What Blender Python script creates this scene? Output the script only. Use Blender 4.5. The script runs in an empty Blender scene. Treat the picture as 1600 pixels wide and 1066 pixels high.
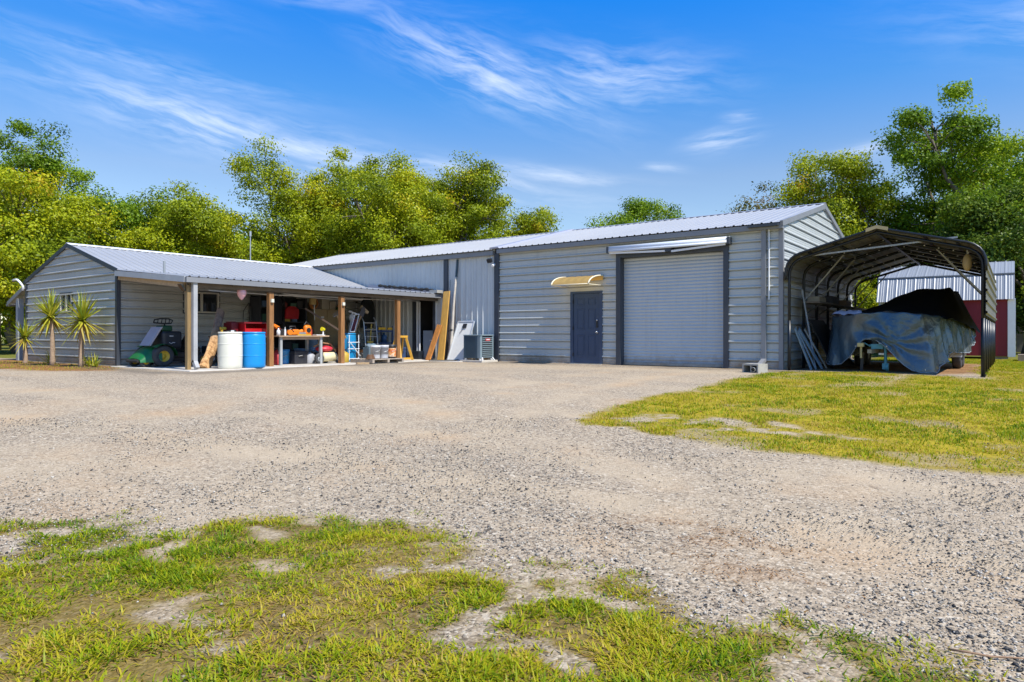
import bpy, math, random
import numpy as np
from mathutils import Vector, Matrix
rng = np.random.default_rng(7); random.seed(7)
sc = bpy.context.scene
COL = sc.collection
ORG = {}
def V(*a): return np.array(a, float)
def unit(a):
    a = np.asarray(a, float); return a/(np.linalg.norm(a)+1e-12)

# ---------- ground height: the yard falls gently from the buildings towards the road
def gz(u, v):
    s = -.594*u+.8045*v
    t = np.clip((s-3)/13, 0, 1); t = t*t*(3-2*t)
    return -.42*(1-t)
def vnoise(x, y, seed=0):
    x = np.asarray(x, float); y = np.asarray(y, float)
    xi = np.floor(x).astype(np.int64); yi = np.floor(y).astype(np.int64)
    fx = x-xi; fy = y-yi; fx = fx*fx*(3-2*fx); fy = fy*fy*(3-2*fy)
    def h(a, b):
        n = (a*374761393+b*668265263+seed*982451653) & 0x7fffffff
        n = ((n ^ (n >> 13))*1274126177) & 0x7fffffff
        return ((n ^ (n >> 16)) & 0xffff)/65535.
    return (h(xi, yi)*(1-fx)+h(xi+1, yi)*fx)*(1-fy)+(h(xi, yi+1)*(1-fx)+h(xi+1, yi+1)*fx)*fy
def fbm(x, y, seed=0, o=3):
    r = 0; a = .5; t = 0
    for i in range(o):
        r = r+a*vnoise(x*2**i, y*2**i, seed+i); t += a; a *= .5
    return r/t
def polysd(u, v, poly):
    """signed distance to a polygon, positive inside"""
    P = np.array(poly, float); u = np.asarray(u, float); v = np.asarray(v, float)
    ins = np.zeros(u.shape, bool); dm = np.full(u.shape, 1e9)
    for i in range(len(P)):
        (x0, y0), (x1, y1) = P[i], P[(i+1) % len(P)]
        c = ((y0 > v) != (y1 > v)) & (u < (x1-x0)*(v-y0)/((y1-y0) if abs(y1-y0) > 1e-9 else 1e-9)+x0)
        ins ^= c
        L = (x1-x0)**2+(y1-y0)**2+1e-12
        t = np.clip(((u-x0)*(x1-x0)+(v-y0)*(y1-y0))/L, 0, 1)
        dm = np.minimum(dm, np.hypot(u-x0-t*(x1-x0), v-y0-t*(y1-y0)))
    return np.where(ins, dm, -dm)

# ---------- materials
def nn(nt, typ, **kw):
    n = nt.nodes.new(typ)
    for k, v in kw.items():
        if k in n.inputs: n.inputs[k].default_value = v
        else: setattr(n, k, v)
    return n
def ramp(nt, fac, stops, interp='LINEAR'):
    r = nt.nodes.new('ShaderNodeValToRGB'); r.color_ramp.interpolation = interp
    e = r.color_ramp.elements
    while len(e) < len(stops): e.new(.5)
    for i, (p, c) in enumerate(stops):
        e[i].position = p; e[i].color = (c[0], c[1], c[2], 1) if not np.isscalar(c) else (c, c, c, 1)
    nt.links.new(fac, r.inputs[0]); return r.outputs[0]
def mixc(nt, f, a, b, mode='MIX'):
    m = nt.nodes.new('ShaderNodeMix'); m.data_type = 'RGBA'; m.blend_type = mode; m.clamp_factor = True
    for s, x in ((m.inputs[0], f), (m.inputs[6], a), (m.inputs[7], b)):
        if hasattr(x, 'links'): nt.links.new(x, s)
        elif np.isscalar(x): s.default_value = x
        else: s.default_value = (x[0], x[1], x[2], 1)
    return m.outputs[2]
def mth(nt, op, a, b=None, c=None, clamp=False):
    m = nt.nodes.new('ShaderNodeMath'); m.operation = op; m.use_clamp = clamp
    for s, x in zip(m.inputs, (a, b, c)):
        if x is None: continue
        if hasattr(x, 'links'): nt.links.new(x, s)
        else: s.default_value = x
    return m.outputs[0]
def newmat(name):
    m = bpy.data.materials.new(name); m.use_nodes = True
    nt = m.node_tree; b = nt.nodes['Principled BSDF']
    return m, nt, b
MATS = {}
def M(name, col=None, rough=.5, metal=0., var=.12, scale=2.5, bump=0., bscale=30., stretch=None, dirt=0., dirtcol=(.16, .13, .10), spec=.5, splash=0.):
    if name in MATS: return MATS[name]
    m, nt, b = newmat(name); MATS[name] = m
    tc = nn(nt, 'ShaderNodeTexCoord'); co = tc.outputs['Object']
    if stretch:
        mp = nn(nt, 'ShaderNodeMapping'); mp.inputs['Scale'].default_value = stretch
        nt.links.new(co, mp.inputs[0]); co = mp.outputs[0]
    n1 = nn(nt, 'ShaderNodeTexNoise', Scale=scale, Detail=5., Roughness=.6); nt.links.new(co, n1.inputs['Vector'])
    c = np.array(col)
    out = ramp(nt, n1.outputs['Fac'], [(.25, tuple(c*(1-var))), (.75, tuple(np.minimum(c*(1+var), .95)))])
    if dirt > 0:
        n2 = nn(nt, 'ShaderNodeTexNoise', Scale=scale*3.1, Detail=8., Roughness=.7); nt.links.new(co, n2.inputs['Vector'])
        f = ramp(nt, n2.outputs['Fac'], [(.5, 0.), (.75, dirt)])
        out = mixc(nt, f, out, dirtcol)
    if splash > 0:      # mud thrown up by rain along the foot of a wall, and faint vertical run marks
        sz = nn(nt, 'ShaderNodeSeparateXYZ'); nt.links.new(tc.outputs['Object'], sz.inputs[0])
        n4 = nn(nt, 'ShaderNodeTexNoise', Scale=5., Detail=6., Roughness=.7); nt.links.new(tc.outputs['Object'], n4.inputs['Vector'])
        f = mth(nt, 'SUBTRACT', mth(nt, 'MULTIPLY', n4.outputs['Fac'], .62), sz.outputs[2]); f = mth(nt, 'MULTIPLY', f, 3.2*splash, clamp=True)
        out = mixc(nt, f, out, (.26, .20, .14))
        mp2 = nn(nt, 'ShaderNodeMapping'); mp2.inputs['Scale'].default_value = (7, 7, .35); nt.links.new(tc.outputs['Object'], mp2.inputs[0])
        n5 = nn(nt, 'ShaderNodeTexNoise', Scale=1., Detail=5., Roughness=.65); nt.links.new(mp2.outputs[0], n5.inputs['Vector'])
        out = mixc(nt, ramp(nt, n5.outputs['Fac'], [(.52, 0.), (.75, .22*splash)]), out, (.25, .22, .18))
    nt.links.new(out, b.inputs['Base Color'])
    b.inputs['Roughness'].default_value = rough; b.inputs['Metallic'].default_value = metal
    b.inputs['Specular IOR Level'].default_value = spec
    if bump > 0:
        n3 = nn(nt, 'ShaderNodeTexNoise', Scale=bscale, Detail=4.); nt.links.new(co, n3.inputs['Vector'])
        bp = nn(nt, 'ShaderNodeBump', Strength=bump, Distance=.02); nt.links.new(n3.outputs['Fac'], bp.inputs['Height'])
        nt.links.new(bp.outputs[0], b.inputs['Normal'])
    return m
def glass(name, col=(.02, .025, .03), rough=.05):
    if name in MATS: return MATS[name]
    return M(name, col, rough, 0, .3, 1.2, spec=.45)

# ---------- mesh builder
class MB:
    def __init__(s): s.v = []; s.f = []; s.n = 0; s.c = []
    def add(s, vs, fs):
        vs = np.asarray(vs, float).reshape(-1, 3); s.v.append(vs); s.c.append([tuple(int(i) for i in f) for f in fs])
        o = s.n
        s.f.extend([tuple(int(i)+o for i in f) for f in fs]); s.n += len(vs); return s
    def box(s, c, d, rot=None):
        """box by centre and full dims; rot = 3x3 or z angle"""
        d = np.array(d)/2; P = np.array([(x, y, z) for x in (-1, 1) for y in (-1, 1) for z in (-1, 1)])*d
        if rot is not None:
            if np.isscalar(rot): rot = np.array(Matrix.Rotation(rot, 3, 'Z'))
            P = P@np.array(rot).T
        return s.add(P+np.array(c), [(0, 1, 3, 2), (4, 6, 7, 5), (0, 4, 5, 1), (2, 3, 7, 6), (0, 2, 6, 4), (1, 5, 7, 3)])
    def bx(s, x0, x1, y0, y1, z0, z1): return s.box(((x0+x1)/2, (y0+y1)/2, (z0+z1)/2), (abs(x1-x0), abs(y1-y0), abs(z1-z0)))
    def beam(s, p0, p1, w, h, up=(0, 0, 1)):
        """rectangular bar from p0 to p1, w across, h along up"""
        p0 = V(*p0); p1 = V(*p1); d = p1-p0; L = np.linalg.norm(d); d = d/L
        a = np.cross(d, up)
        if np.linalg.norm(a) < 1e-4: a = np.cross(d, (1, 0, 0))
        a = unit(a); b = np.cross(a, d)
        return s.box((p0+p1)/2, (L, w, h), np.stack([d, a, b], 1))
    def tube(s, pts, r, n=8, cap=True):
        P = np.array(pts, float); m = len(P)
        R = np.full(m, r, float) if np.isscalar(r) else np.array(r, float)
        T = np.gradient(P, axis=0); T /= (np.linalg.norm(T, axis=1, keepdims=True)+1e-12)
        a = np.cross(T[0], (0, 0, 1.))
        if np.linalg.norm(a) < 1e-3: a = np.cross(T[0], (1., 0, 0))
        a = unit(a); vs = []
        for i in range(m):
            a = unit(a-T[i]*np.dot(a, T[i])); b = np.cross(T[i], a)
            for k in range(n):
                t = 2*math.pi*k/n; vs.append(P[i]+R[i]*(a*math.cos(t)+b*math.sin(t)))
        fs = [(i*n+k, i*n+(k+1) % n, (i+1)*n+(k+1) % n, (i+1)*n+k) for i in range(m-1) for k in range(n)]
        if cap: fs += [tuple(range(n))[::-1], tuple((m-1)*n+k for k in range(n))]
        return s.add(vs, fs)
    def cyl(s, p0, p1, r0, r1=None, n=16): return s.tube([p0, p1], [r0, r0 if r1 is None else r1], n)
    def lathe(s, prof, c=(0, 0, 0), n=24, axis='z', arc=2*math.pi):
        """prof: list of (radius, height)"""
        vs = []; m = len(prof)
        for r, h in prof:
            for k in range(n):
                t = arc*k/n; x, y = r*math.cos(t), r*math.sin(t)
                vs.append({'z': (x, y, h), 'x': (h, x, y), 'y': (x, h, y)}[axis])
        fs = [(i*n+k, i*n+(k+1) % n, (i+1)*n+(k+1) % n, (i+1)*n+k) for i in range(m-1) for k in range(n)]
        return s.add(np.array(vs)+np.array(c), fs)
    def prism(s, poly, o, ax, ay, ext):
        """closed polygon in (ax, ay) plane at o, extruded by vector ext"""
        P = [V(*o)+V(*ax)*p[0]+V(*ay)*p[1] for p in poly]; n = len(P); e = V(*ext)
        return s.add(P+[p+e for p in P], [tuple(range(n))[::-1], tuple(range(n, 2*n))]+[(i, (i+1) % n, n+(i+1) % n, n+i) for i in range(n)])
    def grid(s, A):
        """A: (m,n,3) array of points"""
        m, n = A.shape[:2]
        return s.add(A.reshape(-1, 3), [(i*n+j, i*n+j+1, (i+1)*n+j+1, (i+1)*n+j) for i in range(m-1) for j in range(n-1)])
    def blob(s, c, r, n=10, jit=0.):
        c = np.array(c, float); r = np.array(r, float)*np.ones(3)
        th = np.linspace(0.02, math.pi-.02, n); A = np.zeros((n, 2*n+1, 3))
        for i, t in enumerate(th):
            for j in range(2*n+1):
                p = 2*math.pi*(j % (2*n))/(2*n); q = 1+(jit*(vnoise(3*math.cos(p)*math.sin(t)+9, 3*math.sin(p)*math.sin(t)+4*math.cos(t)+5, 3)-.5) if jit else 0)
                A[i, j] = (math.sin(t)*math.cos(p)*q, math.sin(t)*math.sin(p)*q, math.cos(t)*q)
        return s.grid(A*r+c)
    def each(s, name, mat, parent=None, smooth=False, bevel=0.):
        """every shape added becomes a part of its own"""
        return [fastmesh(name, v, f, mat, parent, smooth, bevel) for v, f in zip(s.v, s.c)]
    def build(s, name, mat, parent=None, smooth=False, bevel=0.):
        return fastmesh(name, np.concatenate(s.v), s.f, mat, parent, smooth, bevel)
def link(o, parent=None):
    COL.objects.link(o)
    if parent is not None: o.parent = parent
    return o
def fastmesh(name, vs, fs, mat, parent=None, smooth=False, bevel=0., attr=None):
    off = ORG.get(parent.name, V(0, 0, 0)) if parent is not None else V(0, 0, 0)
    me = bpy.data.meshes.new(name); vs = np.asarray(vs, np.float32)-off.astype(np.float32)
    if isinstance(fs, np.ndarray):
        k = fs.shape[1]; me.vertices.add(len(vs)); me.vertices.foreach_set('co', vs.ravel())
        me.loops.add(fs.size); me.loops.foreach_set('vertex_index', fs.astype(np.int32).ravel())
        me.polygons.add(len(fs)); me.polygons.foreach_set('loop_start', np.arange(0, fs.size, k, dtype=np.int32))
        me.polygons.foreach_set('loop_total', np.full(len(fs), k, np.int32))
        me.update(calc_edges=True)
    else:
        me.from_pydata([tuple(map(float, p)) for p in vs], [], fs)
    if attr is not None:
        for an, (dom, data) in attr.items():
            a = me.attributes.new(an, 'FLOAT', dom); a.data.foreach_set('value', np.asarray(data, np.float32))
    if mat is not None: me.materials.append(mat)
    if smooth: me.polygons.foreach_set('use_smooth', np.ones(len(me.polygons), bool))
    o = bpy.data.objects.new(name, me); link(o, parent); ORG[o.name] = off
    if bevel > 0:
        bm = o.modifiers.new('bevel', 'BEVEL'); bm.width = bevel; bm.segments = 2; bm.limit_method = 'ANGLE'
    return o
def tag(o, label=None, cat=None, group=None, kind=None):
    if label: o['label'] = label
    if cat: o['category'] = cat
    if group: o['group'] = group
    if kind: o['kind'] = kind
    return o
def thing(name, label, cat, loc=(0, 0, 0), group=None):
    o = bpy.data.objects.new(name, None); o.empty_display_size = .2
    link(o); o.location = loc; ORG[o.name] = V(*loc); return tag(o, label, cat, group)
def copy_tree(o, parent=None):
    c = o.copy(); COL.objects.link(c)
    if parent is not None: c.parent = parent
    for ch in [x for x in COL.objects if x.parent == o]: copy_tree(ch, c)
    return c
def solo(mb, name, mat, label, cat, loc, group=None, smooth=False, bevel=0.):
    """a thing that is one mesh, its origin at its base"""
    vs = np.concatenate(mb.v)-V(*loc)
    o = fastmesh(name, vs, mb.f, mat, None, smooth, bevel); o.location = loc; ORG[o.name] = V(*loc)
    return tag(o, label, cat, group)

# ---------- ribbed sheet metal
PITCH = .2286
def rib_profile(t0, t1, kind='rib', pitch=PITCH, h=.032, phase=0.):
    pts = []
    k0 = int(math.floor((t0-phase)/pitch))-1; k1 = int(math.ceil((t1-phase)/pitch))+1
    for k in range(k0, k1+1):
        c = phase+k*pitch
        if kind in ('rib', 'roof'):
            if kind == 'rib': pts += [(c-.056, 0), (c-.042, -.03), (c-.030, -.03), (c-.016, h), (c+.008, h), (c+.040, 0)]  # groove below each wall rib added to give a dark shade line
            else: pts += [(c-.036, 0), (c-.014, h), (c+.014, h), (c+.036, 0)]
            for m in (c+pitch*.36, c+pitch*.60): pts += [(m-.016, 0), (m-.008, .004), (m+.008, .004), (m+.016, 0)]
        else:
            for j in range(8): pts.append((c+pitch*j/8, h*(.5+.5*math.cos(2*math.pi*j/8))**.8))
    pts.sort(); T = np.array([p[0] for p in pts]); H = np.array([p[1] for p in pts])
    keep = (T > t0+1e-5) & (T < t1-1e-5)
    T2 = np.concatenate([[t0], T[keep], [t1]]); H2 = np.interp(T2, T, H)
    return T2, H2
def ribsheet(mb, o, at, aa, n, t0, t1, ext, extra=(), **kw):
    T, H = rib_profile(t0, t1, **kw)
    if extra:
        T2 = np.sort(np.concatenate([T, [e for e in extra if t0 < e < t1]])); H = np.interp(T2, T, H); T = T2
    o, at, aa, n = V(*o), V(*at), V(*aa), V(*n); A = np.zeros((len(T), 2, 3))
    for i, (t, h) in enumerate(zip(T, H)):
        a0, a1 = ext(t)
        A[i, 0] = o+at*t+aa*a0+n*h; A[i, 1] = o+at*t+aa*a1+n*h
    return mb.grid(A)
# ================= materials of the place
WALL = M('wall_sheet', (.485, .50, .475), .38, 0, .05, .7, .10, .9, dirt=.10, splash=1.)
WALLB = M('wall_sheet_pale', (.54, .56, .555), .38, 0, .05, .7, .10, .9, dirt=.08, splash=1.)
SHEDW = M('shed_sheet', (.455, .45, .42), .42, 0, .05, .7, .10, .9, dirt=.14, splash=1.)
ROOF = M('roof_sheet', (.40, .395, .385), .40, .2, .06, .6, .06, 1.2, dirt=.18, dirtcol=(.34, .33, .32))
CAP = M('roof_cap', (.40, .40, .45), .4, .2, .05)
TRIM = M('trim_charcoal', (.045, .052, .066), .45, 0, .15)
FASCIA = M('fascia_grey', (.22, .225, .235), .45, 0, .10, 1.5)
WHITE = M('white_paint', (.76, .77, .78), .4, 0, .06, dirt=.1)
CURTAIN = M('door_curtain', (.49, .53, .545), .38, .1, .05, .8, .08, 1.0, dirt=.08, splash=.8)
NAVY = M('navy_paint', (.035, .06, .115), .45, 0, .08, 4)
CHROME = M('satin_nickel', (.55, .55, .55), .25, 1., .05)
BLACKM = M('black_metal', (.018, .02, .024), .4, .1, .2)
POSTW = M('stained_post_wood', (.28, .13, .042), .65, 0, .35, 3, .3, 14, stretch=(6, 6, 1))
RAWW = M('raw_timber', (.42, .29, .16), .75, 0, .25, 3, .25, 20, stretch=(5, 1, 5))
CONC = M('concrete', (.50, .46, .40), .85, 0, .16, 2.5, .3, 60, dirt=.3, dirtcol=(.25, .2, .15))
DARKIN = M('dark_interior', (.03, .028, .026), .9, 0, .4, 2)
GLASS = glass('window_glass')
GALV = M('galvanised', (.45, .46, .46), .4, .7, .12, 6)
YELLOWPC = None

def H(u0, u1): return lambda t: (u0, u1)
VF = 17.3
def zr(v, z0=3.60): return z0+(v-VF)*.247 if v < 21.75 else z0+(26.2-v)*.247

# ================= garage building (right hand block)
g = thing('garage_building', 'tall pale grey metal garage with charcoal trim, blue entry door and wide roller door', 'garage', (-9, 21.75, 0))
U0, U1 = -13.38, -4.59
DU0, DU1 = -10.55, -9.59         # entry door opening
RU0, RU1 = -8.96, -6.02          # roller door opening
mb = MB(); AT, AA, NF = (0, 0, 1), (1, 0, 0), (0, -1, 0); O = (0, VF, 0)
ribsheet(mb, O, AT, AA, NF, 0.0, 3.6, H(U0+.1, DU0-.05))
ribsheet(mb, O, AT, AA, NF, 2.12, 3.6, H(DU0-.05, DU1+.05))
ribsheet(mb, O, AT, AA, NF, 0.0, 3.6, H(DU1+.05, RU0-.12))
ribsheet(mb, O, AT, AA, NF, 3.14, 3.6, H(RU0-.12, RU1+.12))
ribsheet(mb, O, AT, AA, NF, 0.0, 3.6, H(RU1+.12, U1-.07))
mb.build('front_wall', WALL, g)
def gable(z0, zpk, va, vb, eave):
    mid = (va+vb)/2
    def f(t):
        if t <= eave: return (va, vb)
        k = (t-eave)/(zpk-eave); return (va+(mid-va)*k, vb-(vb-mid)*k)
    return f
mb = MB(); ribsheet(mb, (U1, 0, 0), AT, (0, 1, 0), (1, 0, 0), 0, 4.66, gable(0, 4.67, VF+.07, 26.13, 3.59), extra=(3.59, 4.6))
mb.build('gable_wall', WALL, g)
mb = MB(); ribsheet(mb, (0, 26.2, 0), AT, AA, (0, 1, 0), 0, 3.6, H(U0, U1)); mb.build('rear_wall', WALL, g)
def rooflet(name, u0, u1, z0, parent, mat=ROOF, over=.16):
    mb = MB(); sl = unit((0, 1, .247)); L = (21.75-VF+over)/sl[1]
    ribsheet(mb, (0, VF-over, z0-over*.247+.03), (1, 0, 0), sl, unit((0, -.247, 1)), u0, u1, lambda t: (0, L), h=.024, kind='roof')
    sl2 = unit((0, -1, .247))
    ribsheet(mb, (0, 26.2+over, z0-over*.247+.03), (1, 0, 0), sl2, unit((0, .247, 1)), u0, u1, lambda t: (0, L), h=.024, kind='roof')
    r = mb.build(name, mat, parent)
    m2 = MB(); zz = z0+(21.75-VF)*.247+.055
    m2.prism([(-.16, -.04), (0, 0), (.16, -.04), (.16, -.03), (0, .012), (-.16, -.03)], (u0, 21.75, zz), (0, 1, 0), (0, 0, 1), (u1-u0, 0, 0))
    m2.build('ridge_cap', CAP, r); return r
rooflet('roof', U0-.02, U1+.06, 3.60, g)
mb = MB()   # raised joint flashing between the two roofs
sl = unit((0, 1, .247)); L = 4.6/sl[1]
mb.prism([(-.2, 0), (-.16, .05), (.16, .05), (.2, 0)], (U0+.02, VF-.17, 3.60-.17*.247+.035), (1, 0, 0), (0, -.24, .97), sl*L)
mb.build('roof_flashing', CAP, g)
mb = MB(); mb.bx(U0+.1, U1+.05, VF-.15, VF-.03, 3.44, 3.565); mb.build('fascia', FASCIA, g)
mb = MB(); mb.bx(U1-.07, U1+.035, VF-.035, VF+.07, 0, 3.6); mb.build('corner_trim', FASCIA, g)
mb = MB(); mb.bx(U0-.06, U0+.12, VF-.06, VF+.0, 0, 3.44); mb.build('corner_trim', TRIM, g)
mb = MB()
for a, b in (((U1+.03, VF-.16, 3.555), (U1+.03, 21.75, 4.655)), ((U1+.03, 26.36, 3.555), (U1+.03, 21.75, 4.655))): mb.beam(a, b, .07, .13)
mb.each('rake_trim', FASCIA, g)
# downspout with a pale pipe beside it
mb = MB(); mb.bx(-5.06, -4.95, VF-.10, VF-.026, .22, 3.45); mb.beam((-5.0, VF-.06, .24), (-5.0, VF-.55, .08), .11, .075)
d = mb.build('downspout', FASCIA, g)
mb = MB(); mb.cyl((-4.885, VF-.045, 1.72), (-4.885, VF-.045, 3.44), .02, n=8); mb.build('conduit', WHITE, d)
# gutter end bracket
mb = MB(); mb.bx(-5.35, -4.62, VF-.26, VF-.155, 3.50, 3.56); mb.build('gutter_end', TRIM, g)
# entry door
dr = MB(); dr.bx(DU0+.045, DU1-.045, VF-.015, VF+.03, .03, 2.06)
door = dr.build('entry_door', NAVY, g)
fr = MB()
fr.bx(DU0-.05, DU0+.04, VF-.045, VF+.05, 0, 2.12); fr.bx(DU1-.04, DU1+.05, VF-.045, VF+.05, 0, 2.12); fr.bx(DU0+.04, DU1-.04, VF-.045, VF+.05, 2.065, 2.12)
fr.build('frame', NAVY, door)
pn = MB()
dw = DU1-DU0-.09; x0 = DU0+.045
for cx in (x0+dw*.29, x0+dw*.71):
    for z0, z1 in ((1.72, 1.93), (1.02, 1.62), (.24, .86)):
        w = .13
        for (a, b, c_, d_) in ((cx-w, cx+w, z0, z0+.022), (cx-w, cx+w, z1-.022, z1), (cx-w, cx-w+.022, z0+.022, z1-.022), (cx+w-.022, cx+w, z0+.022, z1-.022)):
            pn.bx(a, b, VF-.026, VF-.014, c_, d_)
        pn.bx(cx-w+.05, cx+w-.05, VF-.023, VF-.014, z0+.05, z1-.05)
pn.build('door_panel_moulding', NAVY, door, bevel=.004)
hb = MB(); hb.bx(DU1-.155, DU1-.09, VF-.035, VF-.014, 1.06, 1.24); hb.build('keypad_lock', BLACKM, door, bevel=.005)
hb = MB()
for z in (.28, 1.05, 1.82): hb.bx(DU0+.03, DU0+.055, VF-.052, VF-.014, z-.05, z+.05)
hb.each('hinge', BLACKM, door)
hb = MB(); hb.cyl((DU1-.12, VF-.014, .93), (DU1-.12, VF-.03, .93), .034, n=14); hb.cyl((DU1-.12, VF-.03, .93), (DU1-.12, VF-.055, .93), .012, n=10); hb.blob((DU1-.12, VF-.075, .93), .03, 8)
hb.build('handle', CHROME, door, True)
hb = MB(); hb.cyl((DU1-.12, VF-.014, 1.275), (DU1-.12, VF-.05, 1.275), .026, n=14); hb.build('lock', CHROME, door, True)
mb = MB(); mb.bx(DU0-.05, DU1+.05, VF-.10, VF+.03, -.02, .022); mb.build('threshold', GALV, door)
# roller door
mb = MB(); ribsheet(mb, (0, VF+.20, 0), AT, AA, NF, .07, 3.02, H(RU0, RU1), kind='slat', pitch=.0905, h=.017)
rd = mb.build('roller_door', CURTAIN, g)
mb = MB(); mb.bx(RU0, RU1, VF+.155, VF+.205, .005, .075); mb.build('bottom_bar', CURTAIN, rd)
mb = MB(); mb.bx(RU0-.13, RU0+.005, VF-.05, VF+.24, 0, 3.16); mb.bx(RU1-.005, RU1+.13, VF-.05, VF+.24, 0, 3.16); mb.bx(RU0+.005, RU1-.005, VF-.05, VF+.24, 3.025, 3.16)
mb.build('frame', TRIM, rd)
# retractable awning folded over the roller door
mb = MB(); a0, a1 = -9.28, -5.82
mb.tube([(a0, VF-.16, 3.27), (a1, VF-.16, 3.27)], .075, 14); mb.bx(a0, a1, VF-.24, VF-.205, 3.17, 3.235)
aw = mb.build('folded_awning', M('awning_white', (.70, .74, .80), .4, 0, .05), g, True)
mb = MB(); mb.beam((a0+.05, VF-.18, 3.155), (-7.55, VF-.16, 3.10), .05, .05); mb.beam((-7.38, VF-.16, 3.08), (a1-.1, VF-.18, 3.155), .05, .05)
mb.each('folding_arm', WHITE, aw)
mb = MB()
for x in (a0+.02, a1-.02): mb.bx(x-.03, x+.03, VF-.25, VF-.02, 3.15, 3.33)
mb.bx(-7.55, -7.38, VF-.2, VF-.02, 3.08, 3.17)
mb.each('bracket', TRIM, aw)
# arched door canopy in amber sheet
m, nt, b = newmat('amber_polycarbonate'); b.inputs['Base Color'].default_value = (.85, .58, .20, 1); b.inputs['Roughness'].default_value = .3
b.inputs['Transmission Weight'].default_value = .35
tr = nn(nt, 'ShaderNodeBsdfTranslucent'); tr.inputs[0].default_value = (.9, .62, .22, 1); mx = nn(nt, 'ShaderNodeMixShader'); mx.inputs[0].default_value = .5
nt.links.new(b.outputs[0], mx.inputs[1]); nt.links.new(tr.outputs[0], mx.inputs[2]); nt.links.new(mx.outputs[0], nt.nodes['Material Output'].inputs[0])
AMBER = m
CRM = M('cream_bracket', (.74, .66, .48), .5, 0, .06)
def arch(k, r=1.): # k 0 wall..1 lip
    a = k*math.pi*.46
    return VF-.03-.85*math.sin(a)*r, 2.22+.33*math.cos(a)**.9*r
mb = MB(); A = np.zeros((25, 13, 3))
for i in range(25):
    x = -10.72+1.20*i/24
    for j in range(13):
        y, z = arch(j/12); A[i, j] = (x, y, z+.008*math.sin(i/24*math.pi*10)*(1 if j < 11 else .3))
mb.grid(A); cn = mb.build('door_canopy', AMBER, g, True)
mb = MB()
for x in (-10.73, -9.51):
    P = [(x,)+arch(j/12) for j in range(13)]; mb.tube(P, .022, 6)
    mb.tube([(x, VF-.02, 2.27), (x, VF-.85, 2.26)], .012, 6)
mb.tube([(-10.73,)+arch(1), (-9.51,)+arch(1)], .016, 6)
mb.each('bracket', CRM, cn, True)
mb = MB(); mb.bx(-10.74, -9.5, VF-.06, VF-.034, 2.42, 2.56); mb.build('back_strip', M('amber_strip', (.62, .40, .12), .5), cn)
# flood light on the corner
mb = MB(); mb.box((-13.52, VF-.2, 3.22), (.16, .10, .13), np.array(Matrix.Rotation(.5, 3, 'X')))
fl = mb.build('flood_light', BLACKM, g, bevel=.01)
mb = MB(); mb.cyl((-13.5, VF-.03, 3.36), (-13.52, VF-.17, 3.26), .02, n=8); mb.build('mount_arm', WHITE, fl)
mb = MB(); mb.cyl((-13.44, VF-.05, 3.1), (-13.44, VF-.16, 3.05), .045, n=12); mb.build('sensor', WHITE, fl)

# ================= long workshop behind, vertical sheets
w = thing('long_workshop', 'long low-roofed workshop in pale vertical sheet metal behind the open porch', 'workshop', (-20, 21.75, 0))
W0, W1 = -26.4, U0
mb = MB()
ribsheet(mb, (0, VF, 0), (1, 0, 0), (0, 0, 1), NF, W0, -17.06, lambda t: (0, 3.6))
ribsheet(mb, (0, VF, 0), (1, 0, 0), (0, 0, 1), NF, -17.06, -16.06, lambda t: (2.1, 3.6))
ribsheet(mb, (0, VF, 0), (1, 0, 0), (0, 0, 1), NF, -16.06, W1-.06, lambda t: (0, 3.6))
mb.build('front_wall', WALLB, w)
mb = MB(); ribsheet(mb, (W0, 0, 0), AT, (0, 1, 0), (-1, 0, 0), 0, 4.66, gable(0, 4.67, VF, 26.2, 3.59), extra=(3.59,)); mb.build('gable_wall', WALLB, w)
mb = MB(); ribsheet(mb, (0, 26.2, 0), AT, AA, (0, 1, 0), 0, 3.6, H(W0, W1)); mb.build('rear_wall', WALLB, w)
rooflet('roof', W0-.15, W1-.03, 3.585, w, over=.2)
mb = MB(); mb.bx(W0, W1-.06, VF-.14, VF-.03, 3.40, 3.535); mb.build('fascia', FASCIA, w)
mb = MB(); mb.bx(-15.62, -15.44, VF-.055, VF-.0, 0, 3.40); mb.build('joint_trim', TRIM, w)
mb = MB()
for a, b in (((W0-.13, VF-.2, 3.53), (W0-.13, 21.75, 4.63)), ((W0-.13, 26.4, 3.53), (W0-.13, 21.75, 4.63))): mb.beam(a, b, .06, .13)
mb.each('rake_trim', FASCIA, w)
# open doorway into the dark shop, with a pale half door standing in it
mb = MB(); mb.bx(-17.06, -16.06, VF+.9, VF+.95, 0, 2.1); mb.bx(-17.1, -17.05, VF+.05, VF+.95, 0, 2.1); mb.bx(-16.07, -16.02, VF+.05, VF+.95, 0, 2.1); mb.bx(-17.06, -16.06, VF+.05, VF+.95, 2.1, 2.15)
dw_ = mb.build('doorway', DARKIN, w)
mb = MB(); mb.bx(-17.10, -16.98, VF-.05, VF+.05, 0, 2.15); mb.bx(-16.12, -16.02, VF-.05, VF+.05, 0, 2.15); mb.bx(-16.98, -16.12, VF-.05, VF+.05, 2.06, 2.15); mb.build('frame', TRIM, dw_)
mb = MB(); mb.bx(-16.92, -16.86, VF-.035, VF+.02, .02, 2.05); mb.bx(-16.8, -16.77, VF-.03, VF+.02, .02, 2.0); mb.each('jamb_strip', WHITE, dw_)
mb = MB(); mb.bx(-16.74, -16.14, VF+.12, VF+.16, .04, 1.0); hd = mb.build('half_door', M('half_door_grey', (.30, .35, .42), .5), dw_)
mb = MB(); mb.bx(-16.4, -16.22, VF+.09, VF+.12, .64, .68); mb.build('handle', WHITE, hd)

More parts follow.
